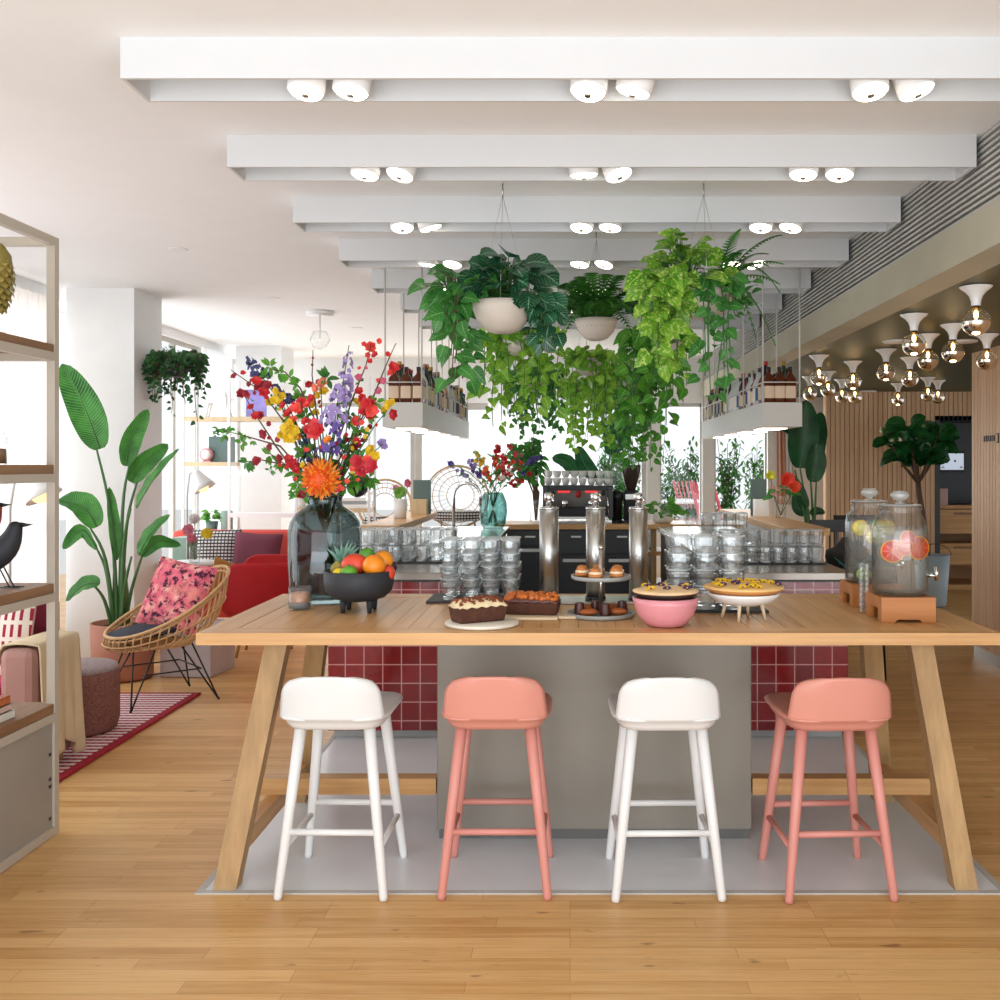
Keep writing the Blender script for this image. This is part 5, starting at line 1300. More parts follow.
# scaly ornament top shelf
c = Vector((X(-9, 3.80), 3.80, 2.002)); t = thing('scaly_ornament', 'yellow-green scaly cone ornament on the top shelf', 'ornament', c)
MB().lathe([(0, 0), (.05, 0), (.05, .012), (.012, .02), (.012, .10), (.03, .12), (.058, .17), (.075, .24), (.068, .31), (.04, .35), (0, .36)], n=24).build('core', plain('moss_gold', '#8a7c3a', .6), t)
b = MB()
for k in range(12):
    z = .11+k*.021; r = .072*math.sin(PI*min(1, (z-.06)/.33))**.7
    for i in range(14):
        a = 2*PI*(i+.5*(k % 2))/14; o_ = Vector((math.cos(a), math.sin(a), 0))
        add_leaf(b, o_*r*.8+Vector((0, 0, z+.01)), o_*(r+.014)+Vector((0, 0, z-.022)), .034, o_, 'round', .1, rows=3)
b.build('scales', plain('scales_gold', '#a3934a', .6, var=.25, scale=40), t)
t = thing('glass_jar', 'glass jar with brown contents on the second shelf', 'jar', (X(-6, 3.85), 3.85, 1.512))
MB().olathe([(0, 0.001), (.045, .001), (.046, .10), (.036, .115), (.036, .125)], n=20).build('jar_body', M['glass'], t); MB().lathe([(0, .004), (.042, .004), (.042, .06), (0, .065)], n=20).build('contents', M['shelf_wood'], t)
# books and vase on the bottom shelf
for k, (c_, th, lab, w_, dy) in enumerate((('#e6e1d6', .030, 'white book at the bottom of the shelf stack', .28, 0), ('#d9b9ac', .026, 'pale pink book in the middle of the shelf stack', .26, .0), ('#c96f35', .028, 'orange book on top of the shelf stack', .25, .01))):
    z = .5375+sum((.030, .026, .028)[:k])+.0005*k
    t = thing('book', lab, 'book', (BX-.05, 3.72+dy, z), .12*(k-1)*.5, 'books stacked on the lowest shelf')
    b = MB(); b.box(-.2, -w_/2, 0, 0, w_/2, .003); b.box(-.2, -w_/2, th-.003, 0, w_/2, th); b.box(-.003, -w_/2, 0, 0, w_/2, th); b.build('cover', plain('cover_'+c_.strip('#'), c_, .5), t)
    MB().box(-.195, -w_/2+.004, .003, -.004, w_/2-.004, th-.003).build('pages', M['white_ceramic'], t)
tag(MB().lathe([(0, 0), (.05, 0), (.085, .025), (.108, .07), (.108, .10), (.085, .14), (.045, .165), (.030, .175), (.030, .19), (.024, .19), (.02, .17), (0, .165)], n=32).build('round_vase', M['cream_ceramic'], loc=(BX-.19, 3.74, .6225)), 'round cream ceramic vase standing on the stacked books', 'vase')

# ---------------------------------------------------------------- lounge on the left
b = MB(); b.box(-4.0, 3.9, .003, -2.47, 6.55, .012)
t = b.build('rug', M['rug'], origin=(-3.2, 5.2, .003)); tag(t, 'pink and white striped rug with red binding under pouf', 'rug')
b = MB(); b.box(.73, -1.32, 0, .775, 1.37, .013); b.box(-.8, 1.35, 0, .775, 1.37, .013); b.build('binding', M['rug_edge'], t)
def softbox(x0, y0, z0, x1, y1, z1, r=.05):
    b = MB(); b.box(x0, y0, z0, x1, y1, z1); return b
t = thing('sofa', 'pink sofa with wine-red back and dusty arm behind the bookcase', 'sofa', (-3.3, 5.0, .012))
softbox(-.85, -.30, .06, .56, .28, .30).build('base', M['coral_fabric'], t, bev=.03)
softbox(-.84, -.32, .30, .55, .25, .43).build('seat_cushion', plain('hot_pink', '#cf3f6a', .9), t, bev=.04)
softbox(-.85, .25, .06, .56, .42, .815).build('backrest', M['wine_fabric'], t, bev=.06)
softbox(.58, -.25, .04, .75, .16, .62).build('armrest', M['dusty_pink'], t, bev=.04)
for x in (-.8, .7):
    for y in (-.2, .1): MB().cyl((x, y, 0), .015, .06, 10).build('leg', M['oak_z'], t)
def cushion(w_, h, th, n=14):
    b = MB()
    for s in (-1, 1):
        def fn(u, v):
            a = (u-.5)*2; c = (v-.5)*2; e = (1-abs(a)**3)*(1-abs(c)**3); q = 1-.06*(1-abs(a))*abs(c)**3
            q2 = 1-.06*(1-abs(c))*abs(a)**3
            return (a*w_/2*q2, s*th/2*max(0, e)**.5, c*h/2*q)
        b.grid(fn if s > 0 else (lambda u, v: fn(1-u, v)), n, n, uv=False)
    return b
def put_cushion(name, lab, m, loc, rot, w_, h, th, piping=None):
    o = cushion(w_, h, th).build(name, m); tag(o, lab, 'cushion'); o.location = loc; o.rotation_euler = rot
    if piping:
        k = [(-w_/2, 0, -h/2), (0, 0, -h/2*.94), (w_/2, 0, -h/2), (w_/2*.94, 0, 0), (w_/2, 0, h/2), (0, 0, h/2*.94), (-w_/2, 0, h/2), (-w_/2*.94, 0, 0)]
        MB().tube(k, .006, 6, closed=True).build('piping', piping, o)
    return o
put_cushion('throw_cushion', 'white cushion with red dashes on the pink sofa', M['dash_cloth'], (-2.96, 5.11, .63), (-.18, 0, .0), .44, .42, .16, M['dusty_pink'])
# throw draped over the arm
def thr(u, v):
    # u: along Y, v: from the inside over the top and down the outer side
    y = 4.78+.38*u; s = v*1.25; rip = .012*math.sin(u*21)+.008*math.sin(u*47+2)
    if s < .10: x = -2.735; z = .55+.8*s
    elif s < .34: f = (s-.10)/.24; x = -2.735+f*.20; z = .642+.012*math.sin(f*PI)
    else: f = s-.34; x = -2.535+.02*f+rip*(f*1.6); z = .636-f*(.60+.06*math.sin(u*9))*1.0
    return (x, y+.03*(v-.3)*(u-.3), z)
tag(MB().grid(thr, 26, 30, uv=False).build('throw_blanket', M['cream_fabric'], solid=.008, origin=(-2.5, 4.95, .1)), 'cream knitted throw draped over the sofa arm', 'blanket')
t = thing('pouf', 'round brown boucle pouf with lighter top on the rug', 'pouf', (-2.76, 5.64, .0125))
MB().lathe([(0, 0), (.170, 0), (.190, .02), (.203, .07), (.205, .30), (.200, .345)], n=48).build('side', M['boucle'], t)
MB().lathe([(.200, .345), (.19, .368), (.165, .380), (0, .386)], n=48).build('top', M['boucle_top'], t)

# rattan chair
t = thing('rattan_chair', 'round rattan tub chair with black wire legs on the rug edge', 'chair', (-2.60, 6.42, .013), .72)
def rim(a): 
    f = (1+math.cos(a))/2; return Vector((.37*math.cos(a)+.02, .355*math.sin(a), .43+.39*f**1.25))
def basep(a, k=1): return Vector((.20*k*math.cos(a)-.04, .20*k*math.sin(a), .36))
N = 44
fr = MB(); fr.tube([rim(2*PI*i/60) for i in range(60)], .011, 8, closed=True); fr.tube([rim(2*PI*i/60)*.985+Vector((0, 0, -.018)) for i in range(60)], .008, 8, closed=True)
fr.tube([basep(2*PI*i/40) for i in range(40)], .010, 8, closed=True); fr.build('rim', M['rattan'], t)
sr = MB()
for i in range(N):
    a = 2*PI*i/N; r0 = rim(a); b0 = basep(a); mid = (r0+b0)/2+Vector((math.cos(a), math.sin(a), 0))*.055-Vector((0, 0, .045))
    sr.tube([b0*.9+Vector((0, 0, .036)), b0, b0.lerp(mid, .55)+Vector((0, 0, -.01)), mid, mid.lerp(r0, .55)+Vector((math.cos(a), math.sin(a), 0))*.012, r0], .0052, 6)
for q in (.35, .7): sr.tube([basep(2*PI*i/48).lerp(rim(2*PI*i/48), q)+Vector((math.cos(2*PI*i/48), math.sin(2*PI*i/48), 0))*.05-Vector((0, 0, .035)) for i in range(48)], .005, 6, closed=True)
for i in range(-4, 5): 
    y = i*.045; hx = math.sqrt(max(0, .04-y*y)); sr.tube([(-.04-hx, y, .36), (-.04+hx, y, .36)], .005, 6)
sr.build('woven_strands', M['rattan'], t)
for sx in (-1, 1):
    for sy in (-1, 1):
        f = Vector((sx*.27-.02, sy*.25, 0)); lg = MB()
        for k in (-1, 1): lg.tube([f, Vector((sx*.13-.04+(.05*k if True else 0), sy*.13-.05*k*sx*sy, .355))], .0055, 8)
        lg.lathe([(.008, 0), (.009, .01)], f, 8); lg.build('leg', M['black_metal'], t)
b = MB(); 
for sy in (-1, 1): b.tube([(-.20, sy*.19, .20), (.16, sy*.19, .20)], .005, 8)
b.tube([(.16, -.19, .20), (.16, .19, .20)], .005, 8); b.build('brace', M['black_metal'], t)
b = MB().ell((-.09, 0, .405), (.26, .25, .035), 30, 10); o = b.build('seat_pad', M['navy_fabric'], origin=(-.09, 0, .405)); o.location = (-2.70, 6.39, .455); o.rotation_euler = (0, -.12, .45); tag(o, 'flat navy seat pad lying in the rattan chair', 'cushion')
put_cushion('throw_cushion', 'pink floral cushion leaning in the rattan chair', M['floral'], (-2.525, 6.42, .675), (-.38, .14, -.35), .47, .45, .13)

# bird of paradise plant in terracotta planter
PL = Vector((-3.165, 7.08, 0)); t = thing('bird_of_paradise', 'tall broad-leaved plant in terracotta pot beside the big column', 'plant', PL)
MB().lathe([(0, .004), (.17, .004), (.20, .02), (.215, .40), (.20, .40), (.19, .05), (0, .05)], n=36).build('pot', M['terracotta'], t); MB().lathe([(0, .36), (.20, .36), (.2, .34), (0, .34)], n=24).build('soil', M['soil'], t)
D = 7.02
def pp(l, dd=0): return [P(a, b_, D+dd) for a, b_ in l]
BL = [([(118,640),(113,520),(100,449)], [(100,449),(86,410),(62,364)], .24, .35, -.05), ([(119,640),(121,510),(126,466)], [(126,466),(131,440),(148,409)], .15, .9, .05),
 ([(120,640),(123,530),(131,482)], [(131,482),(145,462),(168,444)], .15, .8, .1), ([(121,640),(127,545),(137,508)], [(137,508),(152,482),(179,449)], .17, -.7, -.1),
 ([(116,640),(109,560),(97,527)], [(97,527),(83,505),(59,500)], .19, .5, -.1), ([(115,640),(107,575),(97,549)], [(97,549),(82,530),(63,549)], .11, -.5, .0),
 ([(115,640),(108,600),(100,583)], [(100,583),(84,585),(66,601)], .13, .4, -.1), ([(121,640),(128,590),(139,555)], [(139,555),(150,535),(170,515)], .14, -.5, -.12),
 ([(122,640),(131,590),(141,556)], [(141,556),(158,541),(181,545)], .11, .6, 0.02), ([(118,640),(115,590),(116,560)], [(116,560),(113,520),(109,487)], .09, 1.0, -.02)]
for st_, rb_, w_, tl, dy in BL:
    big_leaf('leaf', t, [Vector((q.x, q.y+dy*(i/2), q.z)) for i, q in enumerate(pp(st_))], pp(rb_, dy), w_, M['leaf_big'], tl, PL, .011)
b = MB()
for k in range(6): b.tube([(.03*math.cos(k), .03*math.sin(k), .34), (.02*math.cos(k+.3), .02*math.sin(k), .62), (.01*math.cos(k), 0, .80)], [.026, .022, .008], 8)
b.build('sheath', plain('sheath', '#6f8050', .5), t)

# marble plinth and small round table
tag(MB().box(-.18, -.18, 0, .20, .2, .36).build('marble_plinth', plain('pale_marble', '#b6aeb0', .35, var=.1, scale=5), loc=(-2.72, 7.28, .003), rotz=-.12, bev=.004), 'pale marble block on the floor behind the rattan chair', 'plinth')
t = thing('side_table', 'small round white table holding a flower glass', 'table', (X(190, 8.3), 8.3, .003))
MB().lathe([(0, .68), (.24, .68), (.255, .69), (.255, .70), (0, .703)], n=40).build('tabletop', M['white_plastic'], t); MB().cyl((0, 0, .015), .02, .665, 14).build('pole', M['white_plastic'], t); MB().lathe([(0, 0), (.18, 0), (.17, .012), (.02, .018)], n=30).build('base', M['white_plastic'], t)
t = thing('flower_glass', 'small glass with pink and yellow flowers on the round table', 'flower vase', (X(197, 8.3), 8.25, .7065))
MB().olathe([(0, .001), (.04, .001), (.045, .13)], n=16).build('glass', M['glass'], t)
for c_, dx, dz, r in (('#e08aa0', -.05, .27, .05), ('#e7c92a', .10, .24, .05), ('#efe6e4', -.0, .36, .05), ('#d97c90', -.02, .2, .04)):
    b = MB(); b.tube([(0, 0, .02), (dx*.5, 0, .12), (dx, 0, dz)], .003, 5, 1)
    for q in range(3): blossom(b, (dx, -.01+.01*q, dz), r, 8, 0, 2)
    b.build('flower', [pm(c_), M['stem']], t)
# red tub chair
t = thing('red_tub_chair', 'red tub armchair on wooden legs beyond the left end of table', 'armchair', (-2.44, 8.0, .003), .12)
def tub(u, v):
    a = (u-.5)*2*2.65; f = min(1, max(0, (2.65-abs(a))/.7)); f = f*f*(3-2*f); top = .47+.29*f; z = .32+(top-.32)*v
    r = .23+.17*v**.6; return (r*math.cos(a)*1.05, r*math.sin(a)*1.0, z)
MB().grid(tub, 44, 10, uv=False).build('shell', M['red_fabric'], t, solid=.035, sub=1)
MB().lathe([(0, .30), (.22, .30), (.26, .33), (.29, .38), (.29, .42), (.25, .45), (0, .45)], n=36).build('seat', M['coral_fabric'], t)
for a in (.8, 2.35, 3.9, 5.5): MB().tube([(.26*math.cos(a), .26*math.sin(a), 0), (.17*math.cos(a), .17*math.sin(a), .31)], [.011, .018], 10).build('leg', M['oak_z'], t)
put_cushion('throw_cushion', 'tan cushion sitting in the red tub armchair', M['tan_fabric'], (-2.72, 7.93, .60), (-.1, .35, 1.1), .34, .30, .12)
# coral sofa with cushions
t = thing('coral_sofa', 'coral sofa against the window behind the red armchair', 'sofa', (-3.0, 9.4, .003))
softbox(-.85, -.35, .12, .62, .45, .42).build('seat', M['coral_fabric'], t, bev=.04); softbox(-.85, .25, .3, .62, .45, .875).build('backrest', M['coral_fabric'], t, bev=.05)
for x in (-.8, .55):
    for y in (-.3, .4): MB().cyl((x, y, 0), .02, .13, 8).build('leg', M['oak_z'], t)
put_cushion('throw_cushion', 'black and white checked cushion on the coral sofa', M['dot_cloth'], (X(213, 9.3), 9.38, .68), (-.2, 0, .1), .46, .46, .15)
put_cushion('throw_cushion', 'mauve square cushion on the coral sofa', M['mauve_fabric'], (X(254, 9.25), 9.33, .67), (-.2, .05, -.05), .46, .42, .15)
tag(MB().box(-.09, -.09, 0, .07, .09, .86).build('sage_cabinet', M['sage'], loc=(X(186, 9.0), 9.0, .003), bev=.006), 'narrow sage-grey upright box left of the flower glass', 'cabinet')
# floor lamps
def floor_lamp(x, y, h, sx, sy, sz, lab, lean):
    t = thing('floor_lamp', lab, 'floor lamp', (x, y, .003))
    MB().cyl((0, 0, 0), .12, .015, 24).build('base', M['white_plastic'], t)
    MB().tube([(0, 0, .015), (0, 0, h-.2), (lean*.3, 0, h), (lean, 0, h+.02)], .008, 8).build('pole', M['grey_paint'], t)
    rm = Matrix.Rotation(.5, 3, 'Y') if lean > 0 else Matrix.Rotation(-.5, 3, 'Y')
    MB().olathe([(.02, .06), (.035, .03), (.055, -.03), (.085, -.09), (.10, -.13)], (lean+.02, 0, h-.02), 26, rot=rm.inverted()).build('lamp_shade', M['white_plastic'], t, solid=.004)
    MB().ell((lean+.06, 0, h-.12), .05, 14, 10).build('bulb', M['shade_glow'], t)
floor_lamp(X(187, 8.9), 8.9, 1.43, 0, 0, 0, 'white floor lamp with cone shade by the far display rack', .08)
floor_lamp(X(10, 5.62), 5.62, 1.46, 0, 0, 0, 'white floor lamp seen through the bookcase behind the black bird', .11)

# display rack at the far left
RY = 10.3
t = thing('display_rack', 'tall white display rack with thin wooden shelves at the far left', 'rack', (-3.0, RY, .003)); ro = Vector((-3.0, RY, .003))
xs_ = [-3.93, -3.46, -2.78, -2.04]
for x in xs_:
    for y in (-.15, .15): MB().box(x-ro.x-.012, y-.012, 0, x-ro.x+.012, y+.012, 2.4).build('post', M['white_paint'], t)
def shelf_(i, j, z, m='pale_wood'): MB().box(xs_[i]-ro.x, -.16, z-.045, xs_[j]-ro.x, .16, z-.003).build('shelf', M[m], t)
shelf_(0, 2, 2.0); shelf_(0, 1, 1.54); shelf_(0, 1, .82); shelf_(1, 2, 1.45, 'white_paint'); shelf_(1, 2, 1.02, 'white_paint'); shelf_(2, 3, 1.07); shelf_(2, 3, .70, 'white_paint')
# white animal sculpture
t = thing('animal_sculpture', 'white geometric four-legged animal sculpture on the display rack', 'sculpture', (X(219, RY), RY, 2.0))
MB().add([(-.12,-.05,.16),(-.12,.05,.16),(.10,-.05,.14),(.10,.05,.14),(-.02,-.03,.30),(.05,-.03,.29),(-.02,.03,.30),(.05,.03,.29),(-.17,0,.17),(.15,0,.25)], []) 
b = MB(); b.hexa([(-.12,-.06,.15),(.10,-.06,.13),(.10,.06,.13),(-.12,.06,.15)], [(-.04,-.03,.30),(.06,-.03,.28),(.06,.03,.28),(-.04,.03,.30)])
b.hexa([(.08,-.03,.15),(.10,-.03,.13),(.10,.03,.13),(.08,.03,.15)], [(.13,-.02,.27),(.17,-.02,.25),(.17,.02,.25),(.13,.02,.27)]); b.hexa([(-.19,-.015,.15),(-.11,-.03,.15),(-.11,.03,.15),(-.19,.015,.15)], [(-.18,-.01,.16),(-.10,-.03,.2),(-.10,.03,.2),(-.18,.01,.16)])
b.build('body', M['white_ceramic'], t)
for x, s in ((-.09, -.03), (.07, .05)):
    for y in (-.04, .04): MB().tube([(x+s, y, 0.002), (x, y, .16)], [.008, .018], 6).build('leg', M['white_ceramic'], t)
o = MB().box(-.105, -.01, 0, .105, .01, .28).build('picture', plain('violet_print', '#9a8fd8', .3, var=.35, scale=5), loc=(X(258, RY), RY-.05, 2.001)); tag(o, 'small violet and blue picture leaning on the top rack shelf', 'picture')
t = thing('potted_plant', 'slate square planter with small plants on the rack', 'plant', (X(221, RY), RY, 1.541)); MB().box(-.10, -.08, 0, .12, .08, .26).build('pot', M['slate'], t, bev=.004)
lf = MB(); mound(lf, None, (0, 0, .25), .1, .1, 30, .06, .5, 'oval', (.2, 1.4)); lf.build('leaves', M['leaf_mid'], t)
t = thing('round_clock', 'small round pink clock on the middle rack shelf', 'clock', (X(210.5, RY), RY-.11, 1.541)); MB().lathe([(0, -.02), (.065, -.02), (.065, .02), (0, .02)], (0, 0, .075), 24, rot=Matrix.Rotation(PI/2, 3, 'X')).build('case', M['pink_ceramic'], t)
MB().lathe([(0, .0), (.05, .0), (.05, .002), (0, .002)], (0, -.023, .075), 24, rot=Matrix.Rotation(PI/2, 3, 'X')).build('dial', M['white_ceramic'], t); MB().box(-.04, -.02, 0, .04, .02, .014).build('foot', M['pink_ceramic'], t)
tag(MB().lathe([(0, 0), (.055, 0), (.06, .01), (.06, .21), (.05, .22), (0, .22)], n=20).build('green_canister', M['sage'], loc=(X(227, RY), RY, .821)), 'sage green canister on the lower rack shelf', 'canister')
t = thing('potted_plant', 'small plant in dark pot beside the sage green canister', 'plant', (X(212, RY), RY, .821)); MB().lathe([(0, 0), (.05, 0), (.065, .11), (.055, .11), (0, .09)], n=16).build('pot', M['slate'], t)
lf = MB(); mound(lf, None, (0, 0, .1), .09, .12, 26, .08, .7, 'oval', (.1, 1.4)); lf.build('leaves', M['leaf_pothos2'], t)
for k in range(3):
    tag(MB().box(-.13, -.09, 0, .13, .09, .036).build('book', (M['white_ceramic'], M['grey_ceramic'], M['white_ceramic'])[k], loc=(X(356, RY)-.01*k, RY, 1.071+k*.0365), rotz=.05*k), '%s book of the flat pile under the dark sphere' % ('bottom', 'middle', 'top')[k], 'book', 'flat pile of books on the far rack')
tag(MB().ell((0, 0, 0), .115, 20, 14, bump=.12).build('dark_sphere', plain('crumpled_silver', '#3c3d44', .25, .8, var=.5, scale=14, bump=.8, bscale=18), loc=(X(358, RY), RY, 1.181+.114)), 'dark crumpled metallic sphere on the far book pile', 'ornament')
t = thing('potted_plant', 'small plant in pale pot left of the far book pile', 'plant', (X(301, RY), RY, 1.071)); MB().lathe([(0, 0), (.05, 0), (.065, .12), (.055, .12), (0, .1)], n=16).build('pot', M['white_ceramic'], t)
lf = MB(); mound(lf, None, (0, 0, .1), .11, .12, 36, .06, .6, 'oval', (.1, 1.4)); lf.build('leaves', M['leaf_mid'], t)

# ---------------------------------------------------------------- bar accessories
def tapf():
    t = thing('bar_tap', 'tall steel gooseneck tap rising from the left bar arm', 'tap', (-1.0, 8.6, CT+.0005)); s = 1
    pts = [(0, 0, .02), (0, 0, .32)]+[(.115-.115*math.cos(a), 0, .32+.115*math.sin(a)) for a in [PI*k/10 for k in range(1, 11)]]+[(.23, 0, .24)]
    MB().tube(pts, .013, 12).build('neck', M['chrome'], t); MB().cyl((0, 0, 0), .026, .03, 16).build('base', M['chrome'], t); MB().tube([(.02, 0, .06), (.06, -.02, .075)], .006, 8).build('lever', M['chrome'], t)
tapf()
t = thing('card_terminal', 'grey payment terminal leaning on the left bar arm', 'payment terminal', (X(410, 7.3), 7.3, CT))
b = MB(); b.hexa([(-.10, -.06, .10), (.02, -.06, 0), (.05, -.06, .02), (-.07, -.06, .13)], [(-.10, .06, .10), (.02, .06, 0), (.05, .06, .02), (-.07, .06, .13)]); b.build('body', M['grey_paint'], t, bev=.004)
b = MB(); b.hexa([(-.072, -.045, .131), (.03, -.045, .046), (.032, -.045, .049), (-.07, -.045, .134)], [(-.072, .045, .131), (.03, .045, .046), (.032, .045, .049), (-.07, .045, .134)]); b.build('screen', M['black_metal'], t)
t = thing('flower_glass', 'white pot with pink and green flowers on the left wooden ledge', 'flower vase', (-1.24, 7.3, 1.1205))
MB().olathe([(0, .001), (.045, .001), (.05, .14), (.045, .14), (.04, .01)], n=18).build('pot', M['white_ceramic'], t)
for c_, dx, dz, r in (('#c4566c', .06, .26, .035), ('#d78a9c', -.03, .22, .03), ('#7ab04a', 0, .19, .05)):
    b = MB(); b.tube([(0, 0, .02), (dx*.5, 0, .12), (dx, 0, dz)], .003, 5, 1); blossom(b, (dx, 0, dz), r, 8, 0, 2); blossom(b, (dx, 0, dz), r, 8, 0, 2); b.build('flower', [pm(c_), M['stem']], t)
tag(MB().box(-.07, -.01, 0, .07, .01, .27).build('grey_board', M['slate'], loc=(-1.18, 7.98, 1.1205)), 'dark grey upright board on the left wooden ledge', 'board')
tag(MB().box(-.06, -.05, 0, .06, .05, .12).build('wooden_box', M['pale_wood'], loc=(-1.18, 7.85, 1.1205)), 'small pale wooden box before the dark grey board', 'box')
t = thing('flower_glass', 'glass with big red gerberas on the right wooden ledge', 'flower vase', (1.55, 7.35, 1.1205))
MB().olathe([(0, .001), (.035, .001), (.04, .16)], n=18).build('glass', M['glass'], t)
for c_, dx, dz, r in (('#d8341c', .05, .28, .06), ('#e24a22', .10, .23, .05), ('#e9a9a4', -.06, .20, .04), ('#c3c22c', -.08, .31, .04)):
    b = MB(); b.tube([(0, 0, .02), (dx*.5, 0, .12), (dx, 0, dz)], .003, 5, 1)
    for q in range(2): blossom(b, (dx, -.01*q, dz), r, 10, 0, 2, Vector((.1, -1, .2)))
    b.build('flower', [pm(c_), M['stem']], t)
lf = MB(); mound(lf, None, (0, 0, .12), .08, .12, 16, .09, .4, 'oval', (.3, 1.4)); lf.build('leaves', M['leaf_mid'], t)
tag(MB().box(-.05, -.05, 0, .05, .05, .13).build('white_box', M['white_ceramic'], loc=(1.45, 7.6, 1.1205)), 'white square pot left of the red gerberas', 'box')
tag(MB().box(-.06, -.01, 0, .06, .01, .28).build('grey_board', M['slate'], loc=(1.46, 7.75, 1.1205)), 'grey upright board behind the white square pot', 'board')
for k, (dx, a) in enumerate(((0, .3), (.09, -.2), (.18, .5))):
    tag(MB().box(-.07, -.10, 0, .07, .10, .012).build('menu_card', M['white_ceramic'] if k != 1 else M['black_metal'], loc=(1.17+dx*.9, 6.62+.02*k, CT+.001+.0125*k), rotz=a), '%s of the cards lying behind the right tumblers' % ('left white one', 'middle black one', 'right white one')[k], 'card', 'cards behind the right tumblers')
t = thing('small_bottle', 'small brown bottle with yellow cap on right bar arm', 'bottle', (1.33-.1, 7.2, CT+.001)); MB().lathe([(0, 0), (.024, 0), (.024, .09), (.01, .12)], n=14).build('bottle_body', bottle_mat('amber', '#8a4312'), t); MB().cyl((0, 0, .12), .013, .03, 12).build('cap', pm('#d9b41e'), t)

# second bouquet
V2 = Vector((-.715, 9.3, CT)); t = thing('glass_vase', 'round teal glass vase with bouquet at the end of left bar arm', 'vase', V2)
MB().olathe([(0, .001), (.09, .001), (.115, .04), (.132, .14), (.128, .24), (.10, .31), (.085, .335), (.082, .335), (.097, .305), (.122, .24), (.126, .14), (.11, .045), (0, .02)], n=32).build('vase_body', M['teal_glass'], t)
def f2(lab, px, py, cols, sp, n, kind='cut_flower', leaves=8):
    o = thing(kind, lab, 'flower', V2+Vector((0, 0, .05)), 0, 'flower stems in the teal vase'); off = V2+Vector((0, 0, .05)); tip = P(px, py, 9.3+R.uniform(-.12, .12))-off
    nk = Vector((R.uniform(-.05, .05), R.uniform(-.05, .05), .28)); mid = nk.lerp(tip, .5)+Vector((0, 0, .04))
    MB().tube([(-nk.x, -nk.y, 0), nk, mid, tip], .004, 5).build('stem', M['stem'], o); b = MB()
    for k in range(n):
        q = nk.lerp(tip, R.uniform(.55, 1.02))+rvec(sp); blossom(b, q, R.uniform(.018, .032), 5, R.randrange(len(cols)), 2)
    b.build('blossoms', [pm(c) for c in cols], o)
    lf = MB()
    for k in range(leaves):
        q = nk.lerp(tip, R.uniform(.3, .9))+rvec(sp*.7); add_leaf(lf, q, q+rvec(.06), .02, Vector((0, -1, .3)), 'oval', .1, rows=3)
    lf.build('leaves', M['leaf_mid'], o)
for a in (('lilac spray pointing far left out of the teal vase', 447, 461, [LIL, PUR], .02, 8), ('blue-violet flower spray left in the second bouquet', 470, 462, [PUR, LIL], .035, 16), ('yellow-green spray upper left in the second bouquet', 476, 451, [YEL, '#b9c25a'], .035, 14),
          ('orange-red flowers left of centre in second bouquet', 484, 468, [CORAL, '#e2672f'], .03, 12), ('red and pink flowers topping the second bouquet', 497, 446, [RED, CORAL], .03, 14), ('orange-red cluster in the middle of second bouquet', 500, 462, ['#e2672f', CORAL], .05, 18),
          ('tall red buds at upper right of second bouquet', 511, 443, [RED, CORAL], .03, 12), ('pink-red cluster right side of second bouquet', 520, 456, [CORAL, PNK], .05, 20), ('red flowers drooping right of second bouquet', 528, 475, [RED, CORAL], .035, 12), ('dark blue flower spray right of second bouquet', 542, 454, [BLUE, PUR], .03, 12), ('white and red blooms in centre of second bouquet', 508, 470, ['#efe2dc', RED], .04, 14)): f2(*a)
# leafy branches in a glass jug
V3 = Vector((X(536, 10.15), 10.15, BT)); t = thing('branch_vase', 'glass jug with tall green leafy branches beside espresso machine', 'plant', V3)
MB().olathe([(0, .001), (.06, .001), (.07, .16), (.05, .22), (.055, .24)], n=20).build('jug', M['glass'], t); b = MB(); lf = MB()
for k in range(7):
    tip = Vector((R.uniform(-.30, .10), R.uniform(-.05, .15), R.uniform(.65, .95))); b.tube([(0, 0, .02), (.01*k-.03, 0, .3), tip*.7+Vector((0, 0, .08)), tip], [.012, .010, .006, .003], 6)
    for q in range(26):
        s = Vector((0, 0, .3)).lerp(tip, R.uniform(.35, 1))+rvec(.05); add_leaf(lf, s, s+rvec(.11), .05, Vector((0, -1, .4)), 'oval', .2)
b.build('branches', M['trunk'], t); lf.build('leaves', M['leaf_mid'], t)
# wire dome chairs
def dome(px, py, d, lab, s=1.0, rz=0):
    z = CAMH-(py-465)*d/1000
    t = thing('wire_dome_chair', lab, 'chair', (X(px, d), d, .003), rz, 'wire dome chairs by the window'); r = .34*s; cz = z
    fr = MB()
    for k in range(5):
        f = k/4; yy = .34*s*f; rr = r*math.cos(f*1.1)
        fr.tube([(rr*math.cos(a), yy, cz+rr*math.sin(a)) for a in [2*PI*i/36 for i in range(36)]], .010 if k == 0 else .005, 6, closed=True)
    for i in range(26):
        a = 2*PI*i/26; fr.tube([(r*math.cos(f*1.1)*math.cos(a), .34*s*f, cz+r*math.cos(f*1.1)*math.sin(a)) for f in (0, .25, .5, .75, 1)], .003, 5)
    fr.build('wire_shell', M['rattan'] if True else M['steel'], t)
    MB().lathe([(0, -.05), (r*.75, -.05), (r*.86, 0), (r*.75, .05), (0, .06)], (0, .05, cz-r*.62), 28, sy=.8).build('seat_cushion', M['dot_cloth'], t)
    b = MB()
    for sx in (-1, 1):
        for y in (-.1, .35): b.tube([(sx*.26*s, y, 0), (sx*.18*s, .12, cz-r*.8)], .009, 6)
    b.build('legs', M['black_metal'], t); 
dome(457, 497, 10.9, 'large round wire dome chair behind the bar tap'); dome(385, 506, 11.6, 'smaller-looking wire dome chair behind the far rack', .9, .2)

